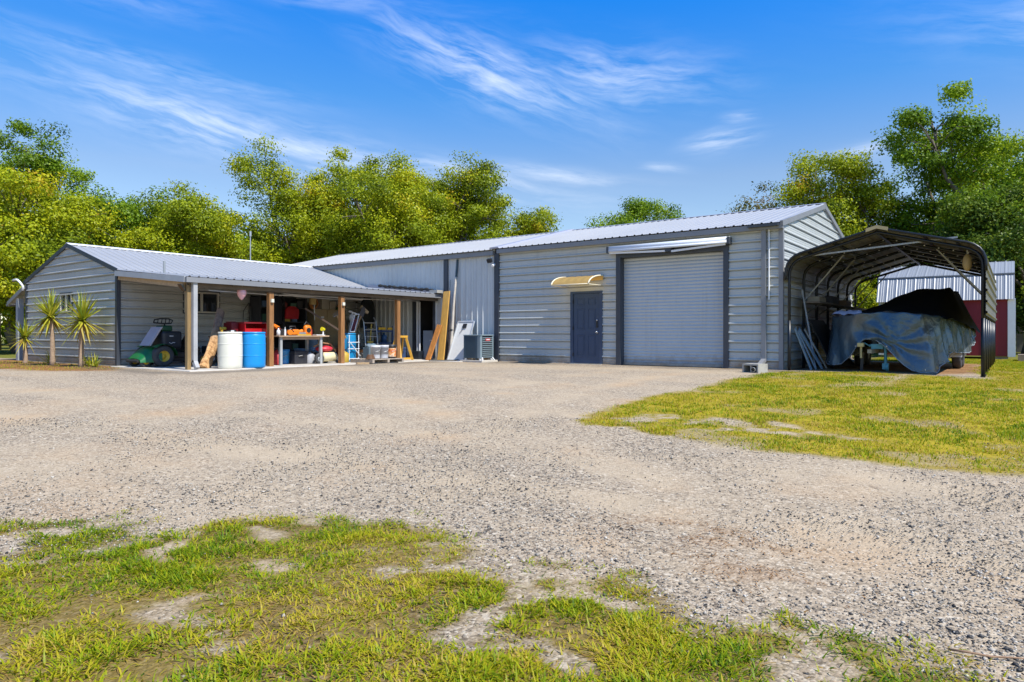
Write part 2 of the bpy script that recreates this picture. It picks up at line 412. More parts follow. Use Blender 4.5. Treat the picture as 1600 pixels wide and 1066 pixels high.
# ================= front shed with porch
s = thing('porch_shed', 'low grey gabled metal shed with an open timber-posted porch along its side', 'shed', (-22.6, 12, 0))
S0, S1, SV, SR = -25.8, -19.43, 8.46, -22.6
SZ, SP = 2.56, 3.49
def sg(t):
    if t <= SZ: return (S0, S1)
    k = min(1, (t-SZ)/(SP-SZ)); return (S0+(SR-S0)*k, S1+(SR-S1)*k)
GW0, GW1, GZ0, GZ1 = -23.12, -22.30, 1.52, 2.08
mb = MB()
ribsheet(mb, (0, SV, 0), AT, AA, NF, 0, GZ0, H(S0+.05, S1-.06))
ribsheet(mb, (0, SV, 0), AT, AA, NF, GZ0, GZ1, H(S0+.05, GW0)); ribsheet(mb, (0, SV, 0), AT, AA, NF, GZ0, GZ1, H(GW1, S1-.06))
ribsheet(mb, (0, SV, 0), AT, AA, NF, GZ1, SZ, H(S0+.05, S1-.06)); ribsheet(mb, (0, SV, 0), AT, AA, NF, SZ, SP, sg)
mb.build('gable_wall', SHEDW, s)
PW0, PW1, PZ0, PZ1 = 10.28, 11.36, 1.50, 2.12
mb = MB(); NP = (1, 0, 0); OP = (S1, 0, 0); AY = (0, 1, 0)
ribsheet(mb, OP, AT, AY, NP, 0, PZ0, H(SV+.06, VF)); ribsheet(mb, OP, AT, AY, NP, PZ0, PZ1, H(SV+.06, PW0)); ribsheet(mb, OP, AT, AY, NP, PZ0, PZ1, H(PW1, VF)); ribsheet(mb, OP, AT, AY, NP, PZ1, 2.57, H(SV+.06, VF))
mb.build('porch_wall', SHEDW, s)
mb = MB(); ribsheet(mb, (S0, 0, 0), AT, AY, (-1, 0, 0), 0, SZ, H(SV, VF)); mb.build('rear_wall', SHEDW, s)
mb = MB(); mb.bx(S1-.06, S1+.04, SV-.035, SV+.07, 0, 2.55); mb.build('corner_trim', TRIM, s)
mb = MB(); mb.bx(S0-.03, S0+.06, SV-.035, SV+.05, 0, 2.55); mb.build('corner_trim', TRIM, s)
# roof
sp = (SP-SZ)/(S1-SR)
mb = MB(); sl = unit((-1, 0, sp)); L = (S1+.02-SR)/abs(sl[0])
ribsheet(mb, (S1+.02, 0, SZ+.045), AY, sl, unit((sp, 0, 1)), SV-.03, VF-.02, lambda t: (0, L), h=.024, kind='roof')
sl = unit((1, 0, sp)); L2 = (SR-S0+.2)/abs(sl[0])
ribsheet(mb, (S0-.2, 0, SZ+.045-.2*sp), AY, sl, unit((-sp, 0, 1)), SV-.03, VF-.02, lambda t: (0, L2), h=.024, kind='roof')
rf = mb.build('roof', ROOF, s)
mb = MB(); mb.prism([(-.17, -.055), (0, 0), (.17, -.055), (.17, -.045), (0, .012), (-.17, -.045)], (SR, SV-.045, SP+.08), (1, 0, 0), (0, 0, 1), (0, VF-SV+.02, 0)); mb.build('ridge_cap', WHITE, rf)
PE, PZ = -15.72, 2.235                      # porch eave
mb = MB(); pz = 2.595; dd = unit((PE-(S1+.02), 0, PZ-pz)); Lp = (PE-S1-.02)/dd[0]
ribsheet(mb, (S1+.02, 0, pz), AY, dd, unit((-dd[2], 0, dd[0])), SV-.06, VF-.02, lambda t: (0, Lp), h=.024, kind='roof')
pr = mb.build('porch_roof', ROOF, s)
mb = MB()
for y0, y1, x_, z_ in ((9.2, 13.0, -16.2, 1.97), (11.5, 16.9, -16.4, 2.0), (12.2, 14.8, -16.9, 1.98)): mb.tube([(x_, y0, z_), (x_+.02, (y0+y1)/2, z_-.03), (x_, y1, z_)], .018, 6)
mb.each('ceiling_pipe', GALV, pr)
mb = MB(); mb.cyl((-17.9, 8.95, 2.42), (-17.9, 8.95, 2.78), .03, n=10); mb.build('vent_pipe', M('pvc_grey', (.25, .27, .28), .5), pr)
mb = MB(); mb.beam((S1+.05, VF-.05, 2.66), (PE+.0, VF-.05, 2.30), .05, .10); mb.build('wall_flashing', CAP, pr)
mb = MB(); mb.bx(PE-.07, PE+.03, SV-.09, VF-.05, 2.10, 2.222); mb.build('gutter', FASCIA, pr)
mb = MB(); mb.beam((S1+.06, SV-.075, 2.50), (PE-.07, SV-.075, 2.17), .05, .14); mb.build('fascia', M('fascia_pale', (.42, .43, .44), .45), pr)
mb = MB(); mb.beam((S1+.06, SV+.02, 2.40), (PE-.25, SV+.02, 2.05), .06, .14); mb.each('rafter', RAWW, pr); mb = MB()
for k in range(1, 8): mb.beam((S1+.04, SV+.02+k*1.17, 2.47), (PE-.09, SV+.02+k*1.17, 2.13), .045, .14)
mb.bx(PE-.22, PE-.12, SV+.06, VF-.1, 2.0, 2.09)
mb.each('rafter', M('shaded_rafter', (.13, .095, .06), .8, 0, .3, 3), pr)  # rafters and eave header coloured dark to stand for porch shade
mb = MB()
for a, b in (((S1+.05, SV-.036, SZ+.02), (SR, SV-.036, SP+.02)), ((S0-.2, SV-.036, SZ+.02-.2*sp), (SR, SV-.036, SP+.02))): mb.beam(a, b, .018, .12)
mb.each('rake_trim', TRIM, rf)
for v in (8.52, 10.73, 13.1, 15.35):
    mb = MB()
    if v < 9: mb.bx(-15.96, -15.85, v-.045, v+.045, .0, 2.04)
    else: mb.bx(-15.94, -15.81, v-.065, v+.065, .0, 1.97)
    p = mb.build('porch_post', POSTW if v > 9 else M('weathered_post', (.26, .17, .07), .7, 0, .3, 3, .3, 14, stretch=(6, 6, 1)), s)
    if 10 < v < 14:
        m2 = MB(); m2.bx(-15.81, -15.755, v-.04, v+.04, 1.71, 1.80); m2.build('solar_lamp', M('lamp_cream', (.7, .68, .55), .4), p)
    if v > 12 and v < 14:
        m2 = MB(); m2.beam((-15.93, v-.05, 1.0), (-16.6, v-.72, 1.62), .06, .05); m2.build('brace', M('brace_wood', (.09, .055, .035), .7), p)  # porch shade is put into the brace's darker colour
mb = MB(); mb.bx(-15.84, -15.73, SV+.1, SV+.2, .2, 2.1); mb.beam((-15.79, SV+.15, .24), (-15.66, SV+.15, .06), .1, .09); mb.build('downspout', M('spout_white', (.38, .38, .38), .45, dirt=.25), s)
mb = MB(); mb.box((-15.98, SV-.06, 1.98), (.16, .02, .2), np.array(Matrix.Rotation(.6, 3, 'X'))); mb.build('solar_panel', GLASS, s)
# windows
def window(parent, horiz, a0, a1, z0, z1, face, n, mull=True):
    """frame on plane; horiz: 'u' or 'v' axis the window runs along"""
    def bx_(mb, x0, x1, d0, d1, zz0, zz1):
        lo, hi = face+min(n*d0, n*d1), face+max(n*d0, n*d1)
        if horiz == 'u': mb.bx(x0, x1, lo, hi, zz0, zz1)
        else: mb.bx(lo, hi, x0, x1, zz0, zz1)
    f = MB(); fw = .045
    bx_(f, a0, a0+fw, -.05, .03, z0, z1); bx_(f, a1-fw, a1, -.05, .03, z0, z1); bx_(f, a0+fw, a1-fw, -.05, .03, z0, z0+fw); bx_(f, a0+fw, a1-fw, -.05, .03, z1-fw, z1)
    mid = (a0+a1)/2
    if mull: bx_(f, mid-.03, mid+.03, -.04, .024, z0+fw, z1-fw)
    wn = f.build('window', M('window_frame_tan', (.55, .51, .43), .5), parent)
    t = MB(); e = .03
    bx_(t, a0-e, a0, -.0, .024, z0-e, z1+e); bx_(t, a1, a1+e, 0, .024, z0-e, z1+e); bx_(t, a0, a1, 0, .024, z0-e, z0); bx_(t, a0, a1, 0, .024, z1, z1+e)
    t.build('trim', TRIM, wn)
    p = MB(); bx_(p, a0+fw-.005, a1-fw+.005, -.035, -.03, z0+fw-.005, z1-fw+.005); p.build('pane', GLASS, wn)
    return wn
window(s, 'u', GW0, GW1, GZ0, GZ1, SV, -1)
window(s, 'v', PW0, PW1, PZ0, PZ1, S1, 1)
# lean-to on the far side
lt = MB(); dl = unit((-1.55, 0, -.52)); ribsheet(lt, (S0-.05, 0, 2.42), AY, dl, unit((-.52, 0, 1.55)), SV+.0, 13, lambda t: (0, 1.62), kind='roof'); lr = lt.build('lean_to_roof', ROOF, s)
mb = MB(); mb.beam((S0-.08, SV-.04, 2.40), (S0-1.55, SV-.04, 1.90), .05, .13); mb.bx(S0-1.68, S0-1.6, SV-.05, 13, 1.82, 1.9); mb.build('fascia', FASCIA, lr)
mb = MB(); mb.bx(S0-.95, S0-.78, SV+.0, SV+.17, 0, 2.06); mb.bx(S0-.95, S0-.78, 12.6, 12.75, 0, 2.06); mb.each('lean_to_post', M('post_bluegrey', (.33, .35, .38), .5), lr)
mb = MB(); P = [(S0-.05, SV-.09, 2.28), (S0-.05, SV-.09, 2.42)]+[(S0-.25-.0+.2*math.cos(a), SV-.09-.12*math.sin(a), 2.42+.22*math.sin(a)) for a in np.linspace(.2, 1.5, 7)]+[(S0-.5, SV-.22, 2.63)]
mb.tube(P, .035, 8); mb.build('bent_vent', WHITE, s, True)

# porch slab
mb = MB(); mb.bx(S1, -15.38, 8.28, VF, -.25, .022); tag(mb.build('porch_pavement', CONC, None, bevel=.02), kind='structure')
mb = MB(); mb.bx(-15.3, -14.0, 16.2, VF-.06, -.2, .02); tag(mb.build('side_pavement', CONC, None, bevel=.02), kind='structure')

# ================= carport
c = thing('carport', 'open black-framed metal carport with an arched sheet roof sheltering the covered boat', 'carport', (-2.5, 21.5, 0))
BK = M('black_frame', (.012, .015, .02), .35, .2, .2); SHEETU = M('carport_sheet', (.23, .23, .225), .42, .25, .10, 1.0, .08, 1.1, dirt=.2)
C0, C1, CP = -4.40, -.55, -2.5
def bow(off=0.):
    r = .36; P = [(C0-off, 0.0)]
    zl = 2.66; pk = 3.22+off
    P += [(C0-off, zl-.45)]
    dirl = unit((CP-C0, pk-zl)); 
    for k in range(0, 6):
        t = k/5; a0 = np.array((C0-off, zl-.32)); a1 = np.array((C0-off, zl+off)); a2 = a1+dirl*.34
        P.append(tuple((1-t)**2*a0+2*t*(1-t)*a1+t*t*a2))
    P.append((CP, pk))
    dirr = unit((CP-C1, pk-zl)); L = []
    for k in range(0, 6):
        t = k/5; a0 = np.array((C1+off, zl-.32)); a1 = np.array((C1+off, zl+off)); a2 = a1+np.array((dirr[0], dirr[1]))*.34
        L.append(tuple((1-t)**2*a0+2*t*(1-t)*a1+t*t*a2))
    P += L[::-1]; P += [(C1+off, zl-.45), (C1+off, 0.0)]
    return P
vb = [17.22+1.4*k for k in range(7)]
for v in vb:
    mb = MB(); mb.tube([(a, v, z-.06) for a, z in bow()], .036, 8)
    for uu in (C0, C1): mb.cyl((uu, v, -.06), (uu, v, 1.2), .040, n=8); 
    mb.build('frame_bow', BK, c, True)
mb = MB()
for uu in (C0, C1): mb.bx(uu-.04, uu+.04, vb[0]-.1, vb[-1]+.1, -.1, .0)
mb.each('base_rail', BK, c)
# roof sheet: follows the bow, ribs run along the length
def arcpath(P):
    P = np.array(P); d = np.concatenate([[0], np.cumsum(np.linalg.norm(np.diff(P, axis=0), axis=1))]); return P, d
P, dist = arcpath([p for p in bow(.05)])
i0 = 1                                                     # left side ends just below the bend; right side comes half way down
T, Hh = rib_profile(dist[1]+.0, dist[-1]-1.28, kind='roof')
pu = np.interp(T, dist, P[:, 0]); pzz = np.interp(T, dist, P[:, 1])
tg = np.stack([np.gradient(pu, T), np.gradient(pzz, T)], 1); tg /= np.linalg.norm(tg, axis=1, keepdims=True)
nu, nz = -tg[:, 1], tg[:, 0]
A = np.zeros((len(T), 2, 3))
for j, v in enumerate((vb[0]-.12, vb[-1]+.12)):
    A[:, j, 0] = pu+nu*(Hh+.0); A[:, j, 1] = v; A[:, j, 2] = pzz+nz*Hh-.02
mb = MB(); mb.grid(A); mb.build('roof_sheet', SHEETU, c)
mb = MB()
for v, sgn in ((vb[0]-.125, -1),):
    PP = [(a, v, z-.03) for a, z in bow(.055)][1:-1]; mb.tube(PP, .032, 6)
mb.build('edge_trim', BK, c, True)
mb = MB(); mb.prism([(-.22, -.05), (0, .012), (.22, -.05), (.22, -.13), (0, -.065), (-.22, -.13)], (CP, vb[0]-.165, 3.29), (1, 0, 0), (0, 0, 1), (0, .03, 0)); mb.build('ridge_plate', M('plate_tan', (.45, .36, .18), .5), c)
# perforated bracing
STRUT = M('strut_zinc', (.36, .36, .33), .5, .3, .3, 20)
mb = MB(); z_ = lambda a: np.interp(a, [p[0] for p in bow()[3:-3]], [p[1] for p in bow()[3:-3]])
mb.beam((C0+.25, vb[0]+.05, 2.72), (C1-.45, vb[0]+.05, 2.93), .04, .035); mb.build('cross_strut', STRUT, c)
for k, v in enumerate(vb):
    if k in (1, 2, 3, 4, 5, 6):
        mb = MB()
        mb.beam((C0+.03, v, 1.75), (C0+.95, v, 2.86), .035, .03); mb.beam((C1-.03, v, 1.75), (C1-.95, v, 2.86), .035, .03)
        mb.each('knee_brace', STRUT, c)
mb = MB()
for uu, zz in ((C0+.45, 2.80), (CP-.9, 2.99), (CP, 3.13), (CP+.9, 2.99), (C1-.45, 2.80)): mb.bx(uu-.03, uu+.03, vb[0], vb[-1], zz-.035+.02, zz+.02)
mb.each('purlin', BK, c)
mb = MB()
for v in vb[1:]:
    P_ = bow()
    for q in np.linspace(.12, .88, 13):
        dd_ = dist[-1]*(.27+.5*q); uu = np.interp(dd_, dist, P[:, 0]); zz = np.interp(dd_, dist, P[:, 1])
        mb.box((uu, v-.04, zz-.115), (.028, .028, .02))
mb.each('screw_head', M('screw_zinc', (.75, .75, .75), .3, .5), c)

# ================= small red barn
b_ = thing('barn_shed', 'small red barn-style shed with white corner boards and a grey gambrel metal roof', 'shed', (-2.1, 30, 0))
BV, B0, B1 = 28.9, -4.05, -.12
RED = M('barn_red', (.26, .018, .03), .55, 0, .10, 2, .15, 30, stretch=(9, 9, .6)); BROOF = M('barn_roof', (.33, .34, .35), .38, .25, .06, .8)
mb = MB(); mb.bx(B0+.05, B1-.05, BV, BV+3.2, .12, 2.3); mb.prism([(0, 2.3), (3.2, 2.3), (2.75, 2.95), (1.6, 3.45), (.45, 2.95)], (B0+.05, BV, 0), (0, 1, 0), (0, 0, 1), (B1-B0-.1, 0, 0))
mb.build('wall', RED, b_)
mb = MB()
for k in range(9): mb.bx(B0+.3+k*.4, B0+.318+k*.4, BV-.012, BV, .14, 2.05)
mb.each('batten', RED, b_)
mb = MB()
for x in (B0, B1): mb.bx(x-.11, x+.11, BV-.03, BV+.2, .1, 2.1)
mb.each('corner_board', WHITE, b_)
mb = MB()
def barnpan(p0, p1):
    d = unit(np.array(p1)-np.array(p0)); L_ = np.linalg.norm(np.array(p1)-np.array(p0)); n_ = unit(np.cross((1, 0, 0), d))
    ribsheet(mb, p0, (1, 0, 0), d, n_, B0-.18, B1+.08, lambda t: (0, L_), pitch=.30, h=.012, kind='roof')
barnpan((0, BV-.16, 2.07), (0, BV+.34, 3.0)); barnpan((0, BV+.30, 2.99), (0, BV+1.62, 3.52)); barnpan((0, BV+3.36, 2.07), (0, BV+2.86, 3.0)); barnpan((0, BV+2.9, 2.99), (0, BV+1.58, 3.52))
r_ = mb.build('roof', BROOF, b_)
mb = MB(); mb.bx(B0-.19, B1+.09, BV+.285, BV+.325, 2.955, 3.0); mb.build('roof_joint', FASCIA, r_)
mb = MB()
for x in (B0+.3, (B0+B1)/2, B1-.3):
    for y in (BV+.2, BV+3): mb.bx(x-.2, x+.2, y-.1, y+.1, -.1, .12)
mb.each('footing', CONC, b_)
# far house seen between the carport and the barn
h_ = thing('far_house', 'distant taupe house wall and roof glimpsed through the rear of the carport', 'house', (-9, 46, 0))
mb = MB(); mb.bx(-12.5, -6.6, 46, 52, 0, 3.0); mb.prism([(-.2, 3.0), (6.2, 3.0), (3, 4.5)], (-12.5, 46, 0), (0, 1, 0), (0, 0, 1), (5.9, 0, 0)); mb.build('wall', M('taupe_wall', (.30, .27, .24), .8), h_)
mb = MB(); mb.prism([(-.5, 2.95), (3, 4.62), (6.5, 2.95), (6.5, 3.05), (3, 4.74), (-.5, 3.05)], (-12.8, 46, 0), (0, 1, 0), (0, 0, 1), (6.5, 0, 0)); mb.build('roof', M('shingle_dark', (.12, .11, .11), .9), h_)
# board fence far right
f_ = thing('board_fence', 'weathered grey board fence beyond the red barn shed', 'fence', (2, 40, 0))
mb = MB()
for k in range(46):
    x = -3+k*.3; mb.bx(x, x+.285, 40, 40.03, 0.02, 1.5+.03*math.sin(k*2.3))
mb.build('board_panel', M('fence_wood', (.22, .19, .16), .85, 0, .3, 3), f_)
for k in range(6):
    mb = MB(); mb.bx(-3.05+k*2.7, -2.95+k*2.7, 40.03, 40.13, 0, 1.6); mb.build('post', M('fence_wood'), f_)
# flat timber by the barn
mb = MB(); mb.bx(.05, 1.6, 27.2, 28.0, .0, .22); solo(mb, 'timber_sleeper', M('sleeper_wood', (.30, .24, .18), .85, 0, .3, 3), 'weathered timber step lying beside the red barn corner', 'timber', (.8, 27.6, 0))
# aerial mast behind shed ridge
mb = MB(); mb.cyl((-24.4, 15.6, 2.9), (-24.4, 15.6, 4.9), .022, n=8); mb.cyl((-24.4, 15.6, 4.75), (-24.4, 15.6, 4.95), .045, n=8); mb.build('aerial_mast', GALV, s)
# ================= objects: porch clutter
Z = .022
GREEN = M('mower_green', (.008, .13, .028), .35, 0, .15, 3, dirt=.15); TYRE = M('tyre_rubber', (.055, .053, .052), .8, 0, .2, 6, .2, 40); HUB = M('hub_yellow', (.62, .40, .03), .45, 0, .15)
PLAST = M('black_plastic', (.015, .02, .028), .42, 0, .2); RUBR = M('rubber_dark', (.02, .02, .02), .8)
def wheel(parent, c, r, w, axis='x', hub=HUB, tread=True, name='wheel'):
    """tyre with rim as a sub-part"""
    h = w/2; mb = MB()
    mb.lathe([(r*.52, -h*.8), (r*.80, -h), (r*.95, -h*.85), (r, -h*.5), (r, h*.5), (r*.95, h*.85), (r*.80, h), (r*.52, h*.8)], c, 28, axis)
    t = mb.build(name, TYRE, parent, True)
    m2 = MB(); m2.lathe([(.001, -h*.35), (r*.2, -h*.45), (r*.22, -h*.3), (r*.40, -h*.25), (r*.5, -h*.7), (r*.54, -h*.8)], c, 20, axis); m2.lathe([(.001, h*.35), (r*.2, h*.45), (r*.22, h*.3), (r*.40, h*.25), (r*.5, h*.7), (r*.54, h*.8)], c, 20, axis)
    m2.build('rim', hub, t, True); return t
# --- riding mower, built with +y as its length, wheels' axle along x
mw = thing('riding_mower', 'green riding mower with black engine bag and yellow wheel hubs, parked against the porch wall', 'mower', (-18.35, 8.42, Z))
ox, oy, oz = -18.35, 8.42, Z
def q(x, y, z): return (ox+x, oy+y, oz+z)
for sx in (.42, -.42): wheel(mw, q(sx, .50, .275), .275, .24)
for sx in (.36, -.36): wheel(mw, q(sx, 1.62, .16), .16, .12)
wheel(mw, q(.30, .12, .13), .13, .10); wheel(mw, q(-.30, .12, .13), .13, .10)
mb = MB()   # front hood and fender shells: arched sections along the length
A = np.zeros((15, 13, 3))
for i in range(15):
    y = -.04+.50*i/14; k = i/14; hh = .10+.34*math.sin(min(1, k*1.1)*math.pi/2)**.9
    for j in range(13):
        a = math.pi*j/12; A[i, j] = q(.50*math.cos(a)*(.75+.25*k), y, .12+hh*max(0, math.sin(a))**.55)
mb.grid(A); hood = mb.build('hood', GREEN, mw, True)
mb = MB(); mb.tube([q(.30, -.06, .16), q(0, -.10, .16), q(-.30, -.06, .16)], .04, 8); mb.build('bumper', RUBR, hood)
for sx in (.42, -.42):
    mb = MB(); A = np.zeros((13, 4, 3))
    for i in range(13):
        a = math.pi*(.02+.72*(1-i/12)); 
        for j in range(4):
            rr = .335-(.02 if j in (0, 3) else 0); A[i, j] = q(sx-.15+.30*j/3, .50-rr*math.cos(math.pi-a)*1.05, .265+rr*math.sin(a))
    mb.grid(A); mb.build('fender', GREEN, mw, True)
mb = MB(); mb.box(q(0, .95, .30), (.62, 1.35, .14)); mb.box(q(0, 1.1, .18), (.5, .6, .12)); mb.build('chassis', BLACKM, mw, bevel=.02)
mb = MB(); mb.box(q(.1, .78, .70), (.62, .52, .46)); eng = mb.build('engine_box', PLAST, mw, bevel=.06)
mb = MB(); mb.box(q(.413, .74, .80), (.006, .1, .018)); mb.tube([q(.415, .68, .63), q(.415, .73, .60), q(.415, .78, .63), q(.415, .83, .625)], .008, 5); mb.each('decal', WHITE, eng)
mb = MB(); mb.box(q(0, 1.35, .50), (.5, .34, .34)); mb.box(q(0, 1.56, .38), (.4, .2, .22)); mb.cyl(q(.2, 1.2, .62), q(.2, 1.34, .86), .09, n=12); mb.build('engine', BLACKM, mw, bevel=.04)
mb = MB(); mb.box(q(.1, .70, 1.0), (.34, .3, .16)); mb.build('control_pod', M('pod_green', (.01, .07, .03), .4), mw, bevel=.04)
mb = MB(); mb.prism([(.20, .55), (.25, .55), (.56, 1.04), (.51, 1.04)], (ox-.2, oy, oz), (0, 1, 0), (0, 0, 1), (.52, 0, 0))
mb.build('shield', M('clear_shield', (.42, .38, .42), .3, 0, .1), mw)
mb = MB(); mb.tube([q(.20, .38, 1.15), q(.20, .40, 1.23), q(.2, .56, 1.26), q(.2, .76, 1.26), q(.2, .88, 1.22), q(.2, .84, 1.14), q(.2, .61, 1.13), q(.20, .38, 1.15)], .02, 7)
for yy in (.48, .58, .68, .78): mb.tube([q(.2, yy, 1.14), q(.2, yy+.02, 1.26)], .012, 5)
mb.tube([q(.2, .66, 1.14), q(.12, .71, 1.02)], .02, 6); mb.build('handle', RUBR, mw, True)
# --- small generator and cart beyond the mower
t = thing('push_cart', 'small dark push cart with black tyres behind the downspout', 'cart', (-18.3, 10.7, Z))
mb = MB(); mb.box((-18.3, 10.55, .42), (.45, .5, .25)); mb.build('body', BLACKM, t, bevel=.03)
for y in (10.35, 10.85): wheel(t, (-18.1, y, .17+Z), .17, .1, hub=GALV)
mb = MB(); mb.tube([(-18.3, 10.75, .5), (-18.3, 11.25, .52)], .025, 7); mb.build('handle', GREEN, t)
# --- drums
def drum(name, c, col, label, r=.29, h=.90, group='plastic drums at the porch edge'):
    mb = MB(); p = [(.001, .0), (r*.92, 0), (r*.97, .03), (r*.975, .1)]
    for k in range(1, 10): p.append((r*(.975+.025*math.sin(math.pi*k/10)), .1+(h-.2)*k/10))
    p += [(r*.975, h-.1), (r*.95, h-.05), (r*.88, h-.03)]
    prof = []
    for rr, z in p:
        prof.append((rr, z))
    o = solo(MB().lathe([(a, b+c[2]) for a, b in prof], (c[0], c[1], 0), 36), name, M(name+'_'+label.split()[0], col, .38, 0, .04, 2, dirt=.07), label, 'drum', c, group, True)
    m2 = MB()
    for z in (h*.34, h*.67): m2.lathe([(r*.985, z-.02), (r*1.008, z-.008), (r*1.008, z+.008), (r*.985, z+.02)], c, 36)
    m2.build('hoop_ridge', o.data.materials[0], o, True)
    m2 = MB(); m2.lathe([(r*.86, h-.05), (r*.86, h), (r*.97, h+.005), (r*.985, h-.02), (r*.97, h-.045), (r*.90, h-.05)], c, 36); m2.lathe([(.001, h-.03), (r*.88, h-.03)], c, 36)
    m2.build('rim', o.data.materials[0], o, True); return o
drum('plastic_drum', (-15.68, 9.47, Z), (.74, .72, .60), 'white plastic drum standing beside the leaning bark slab')
drum('plastic_drum', (-15.62, 10.08, Z), (.005, .27, .66), 'blue plastic drum standing between the white drum and a post')
# --- bark slab
def slab_log():
    p0, p1 = np.array((-16.25, 9.1, .02)), np.array((-16.95, 10.0, 1.46)); d = unit(p1-p0); s_ = unit(np.cross(d, (1, .15, 0))); n_ = np.cross(s_, d)
    A = np.zeros((26, 15, 3))
    for i in range(26):
        k = i/25; w_ = .155-.03*k+.03*(vnoise(k*7, 2)-.5); bend = .06*math.sin(k*math.pi*1.3)
        for j in range(14):
            a = 2*math.pi*j/13; rr = w_*(1+.22*(vnoise(k*8, j*.9, 5)-.5)); A[i, j] = p0+d*k*1.85+s_*(rr*math.cos(a)*1.0+bend)+n_*(.55*rr*math.sin(a))
        A[i, 14] = A[i, 0]
    mb = MB(); mb.grid(A[:, :14]); mb.add(A[0, :13], [tuple(range(13))]); mb.add(A[-1, :13], [tuple(range(13))[::-1]])
    m, nt, b = newmat('bark_slab'); tc = nn(nt, 'ShaderNodeTexCoord'); n1 = nn(nt, 'ShaderNodeTexNoise', Scale=9., Detail=6., Roughness=.7); nt.links.new(tc.outputs['Object'], n1.inputs[0])
    sp_ = nn(nt, 'ShaderNodeSeparateXYZ'); nt.links.new(tc.outputs['Object'], sp_.inputs[0])
    f = mth(nt, 'ADD', mth(nt, 'MULTIPLY', sp_.outputs[2], 2.2), mth(nt, 'MULTIPLY', n1.outputs[0], 1.5)); f = mth(nt, 'SUBTRACT', f, 2.25, clamp=True)
    inner = ramp(nt, n1.outputs[0], [(.35, (.20, .09, .03)), (.55, (.58, .34, .15)), (.7, (.68, .46, .24))]); bark = ramp(nt, n1.outputs[0], [(.3, (.09, .06, .05)), (.7, (.34, .25, .20))])
    nt.links.new(mixc(nt, f, inner, bark), b.inputs[0]); b.inputs['Roughness'].default_value = .85
    bp = nn(nt, 'ShaderNodeBump', Strength=.7, Distance=.03); nt.links.new(n1.outputs[0], bp.inputs['Height']); nt.links.new(bp.outputs[0], b.inputs['Normal'])
    solo(mb, 'bark_slab', m, 'rough log slab with peeling bark leaning beside the white drum', 'log', (-16.25, 9.1, .02), smooth=True)
slab_log()
# --- side table carrying the red bin
t = thing('side_table', 'dark low table behind the drums with a red bin on top', 'table', (-16.8, 10.3, Z))
mb = MB(); mb.bx(-17.1, -16.3, 9.7, 11.0, .78, .83); mb.build('tabletop', M('dark_ply', (.10, .07, .05), .7), t)
for x in (-17.05, -16.35):
    for y in (9.75, 10.95): mb = MB(); mb.bx(x-.03, x+.03, y-.03, y+.03, Z, .78); mb.build('leg', BLACKM, t)
REDP = M('bright_red', (.50, .008, .012), .35, 0, .12); REDD = M('deep_red', (.20, .008, .012), .45, 0, .2)
t = thing('parts_bin', 'open bright red plastic bin on the table behind the blue drum', 'bin', (-16.45, 10.55, .83))
mb = MB(); x0, x1, y0, y1, z0, z1 = -16.75, -16.2, 10.2, 10.85, .832, 1.15
mb.bx(x0, x1, y0, y1, z0, z0+.02); mb.bx(x0, x0+.02, y0, y1, z0+.02, z1); mb.bx(x0+.02, x1, y0, y0+.02, z0+.02, z1); mb.bx(x0+.02, x1, y1-.02, y1, z0+.02, z1); mb.bx(x1-.02, x1, y0+.02, y1-.02, z0+.02, z0+.19); mb.build('shell', REDP, t)
mb = MB(); mb.bx(x0-.03, x1+.02, y0-.03, y1+.03, z1, z1+.04); mb.build('lid', REDD, t)
mb = MB(); mb.bx(-16.85, -16.45, 9.98, 10.17, .832, 1.17); mb.box((-16.65, 10.07, 1.19), (.3, .12, .03)); solo(mb, 'tool_chest', REDD, 'dark red tool chest wedged between the red bin and the bark slab', 'tool box', (-16.65, 10.07, .83), bevel=.012)
t = thing('angle_grinder', 'black and white power tool with label resting by the red tool chest', 'power tool', (-16.4, 9.92, .83))
mb = MB(); mb.cyl((-16.35, 9.8, .90), (-16.35, 10.02, .95), .065, .05, 14); mb.blob((-16.35, 9.8, .9), .068, 8); mb.build('body', BLACKM, t, True)
mb = MB(); mb.box((-16.285, 9.9, .94), (.012, .09, .06)); mb.build('label_patch', WHITE, t)
t = thing('yellow_drill', 'yellow cordless drill standing on the table beside the bark slab', 'drill', (-16.5, 9.73, .83))
mb = MB(); mb.cyl((-16.5, 9.68, 1.02), (-16.5, 9.84, 1.02), .04, n=12); mb.bx(-16.53, -16.47, 9.70, 9.75, .89, 1.0); mb.build('body', M('tool_yellow', (.55, .33, .02), .45), t, bevel=.01)
mb = MB(); mb.bx(-16.55, -16.45, 9.67, 9.78, .832, .89); mb.build('battery', BLACKM, t)
t = thing('hand_pump', 'black hand pump sprayer hung on the porch wall above the red bin', 'sprayer', (-19.3, 12.35, 1.2))
mb = MB(); mb.cyl((-19.3, 12.35, 1.2), (-19.3, 12.35, 1.75), .03, n=8); mb.build('barrel', BLACKM, t)
mb = MB(); mb.tube([(-19.33, 12.1+.0, 1.15), (-19.33, 12.12, 1.6), (-19.33, 12.3, 1.85), (-19.33, 12.5, 1.6), (-19.33, 12.52, 1.15)], .012, 6); mb.build('hose', BLACKM, t)
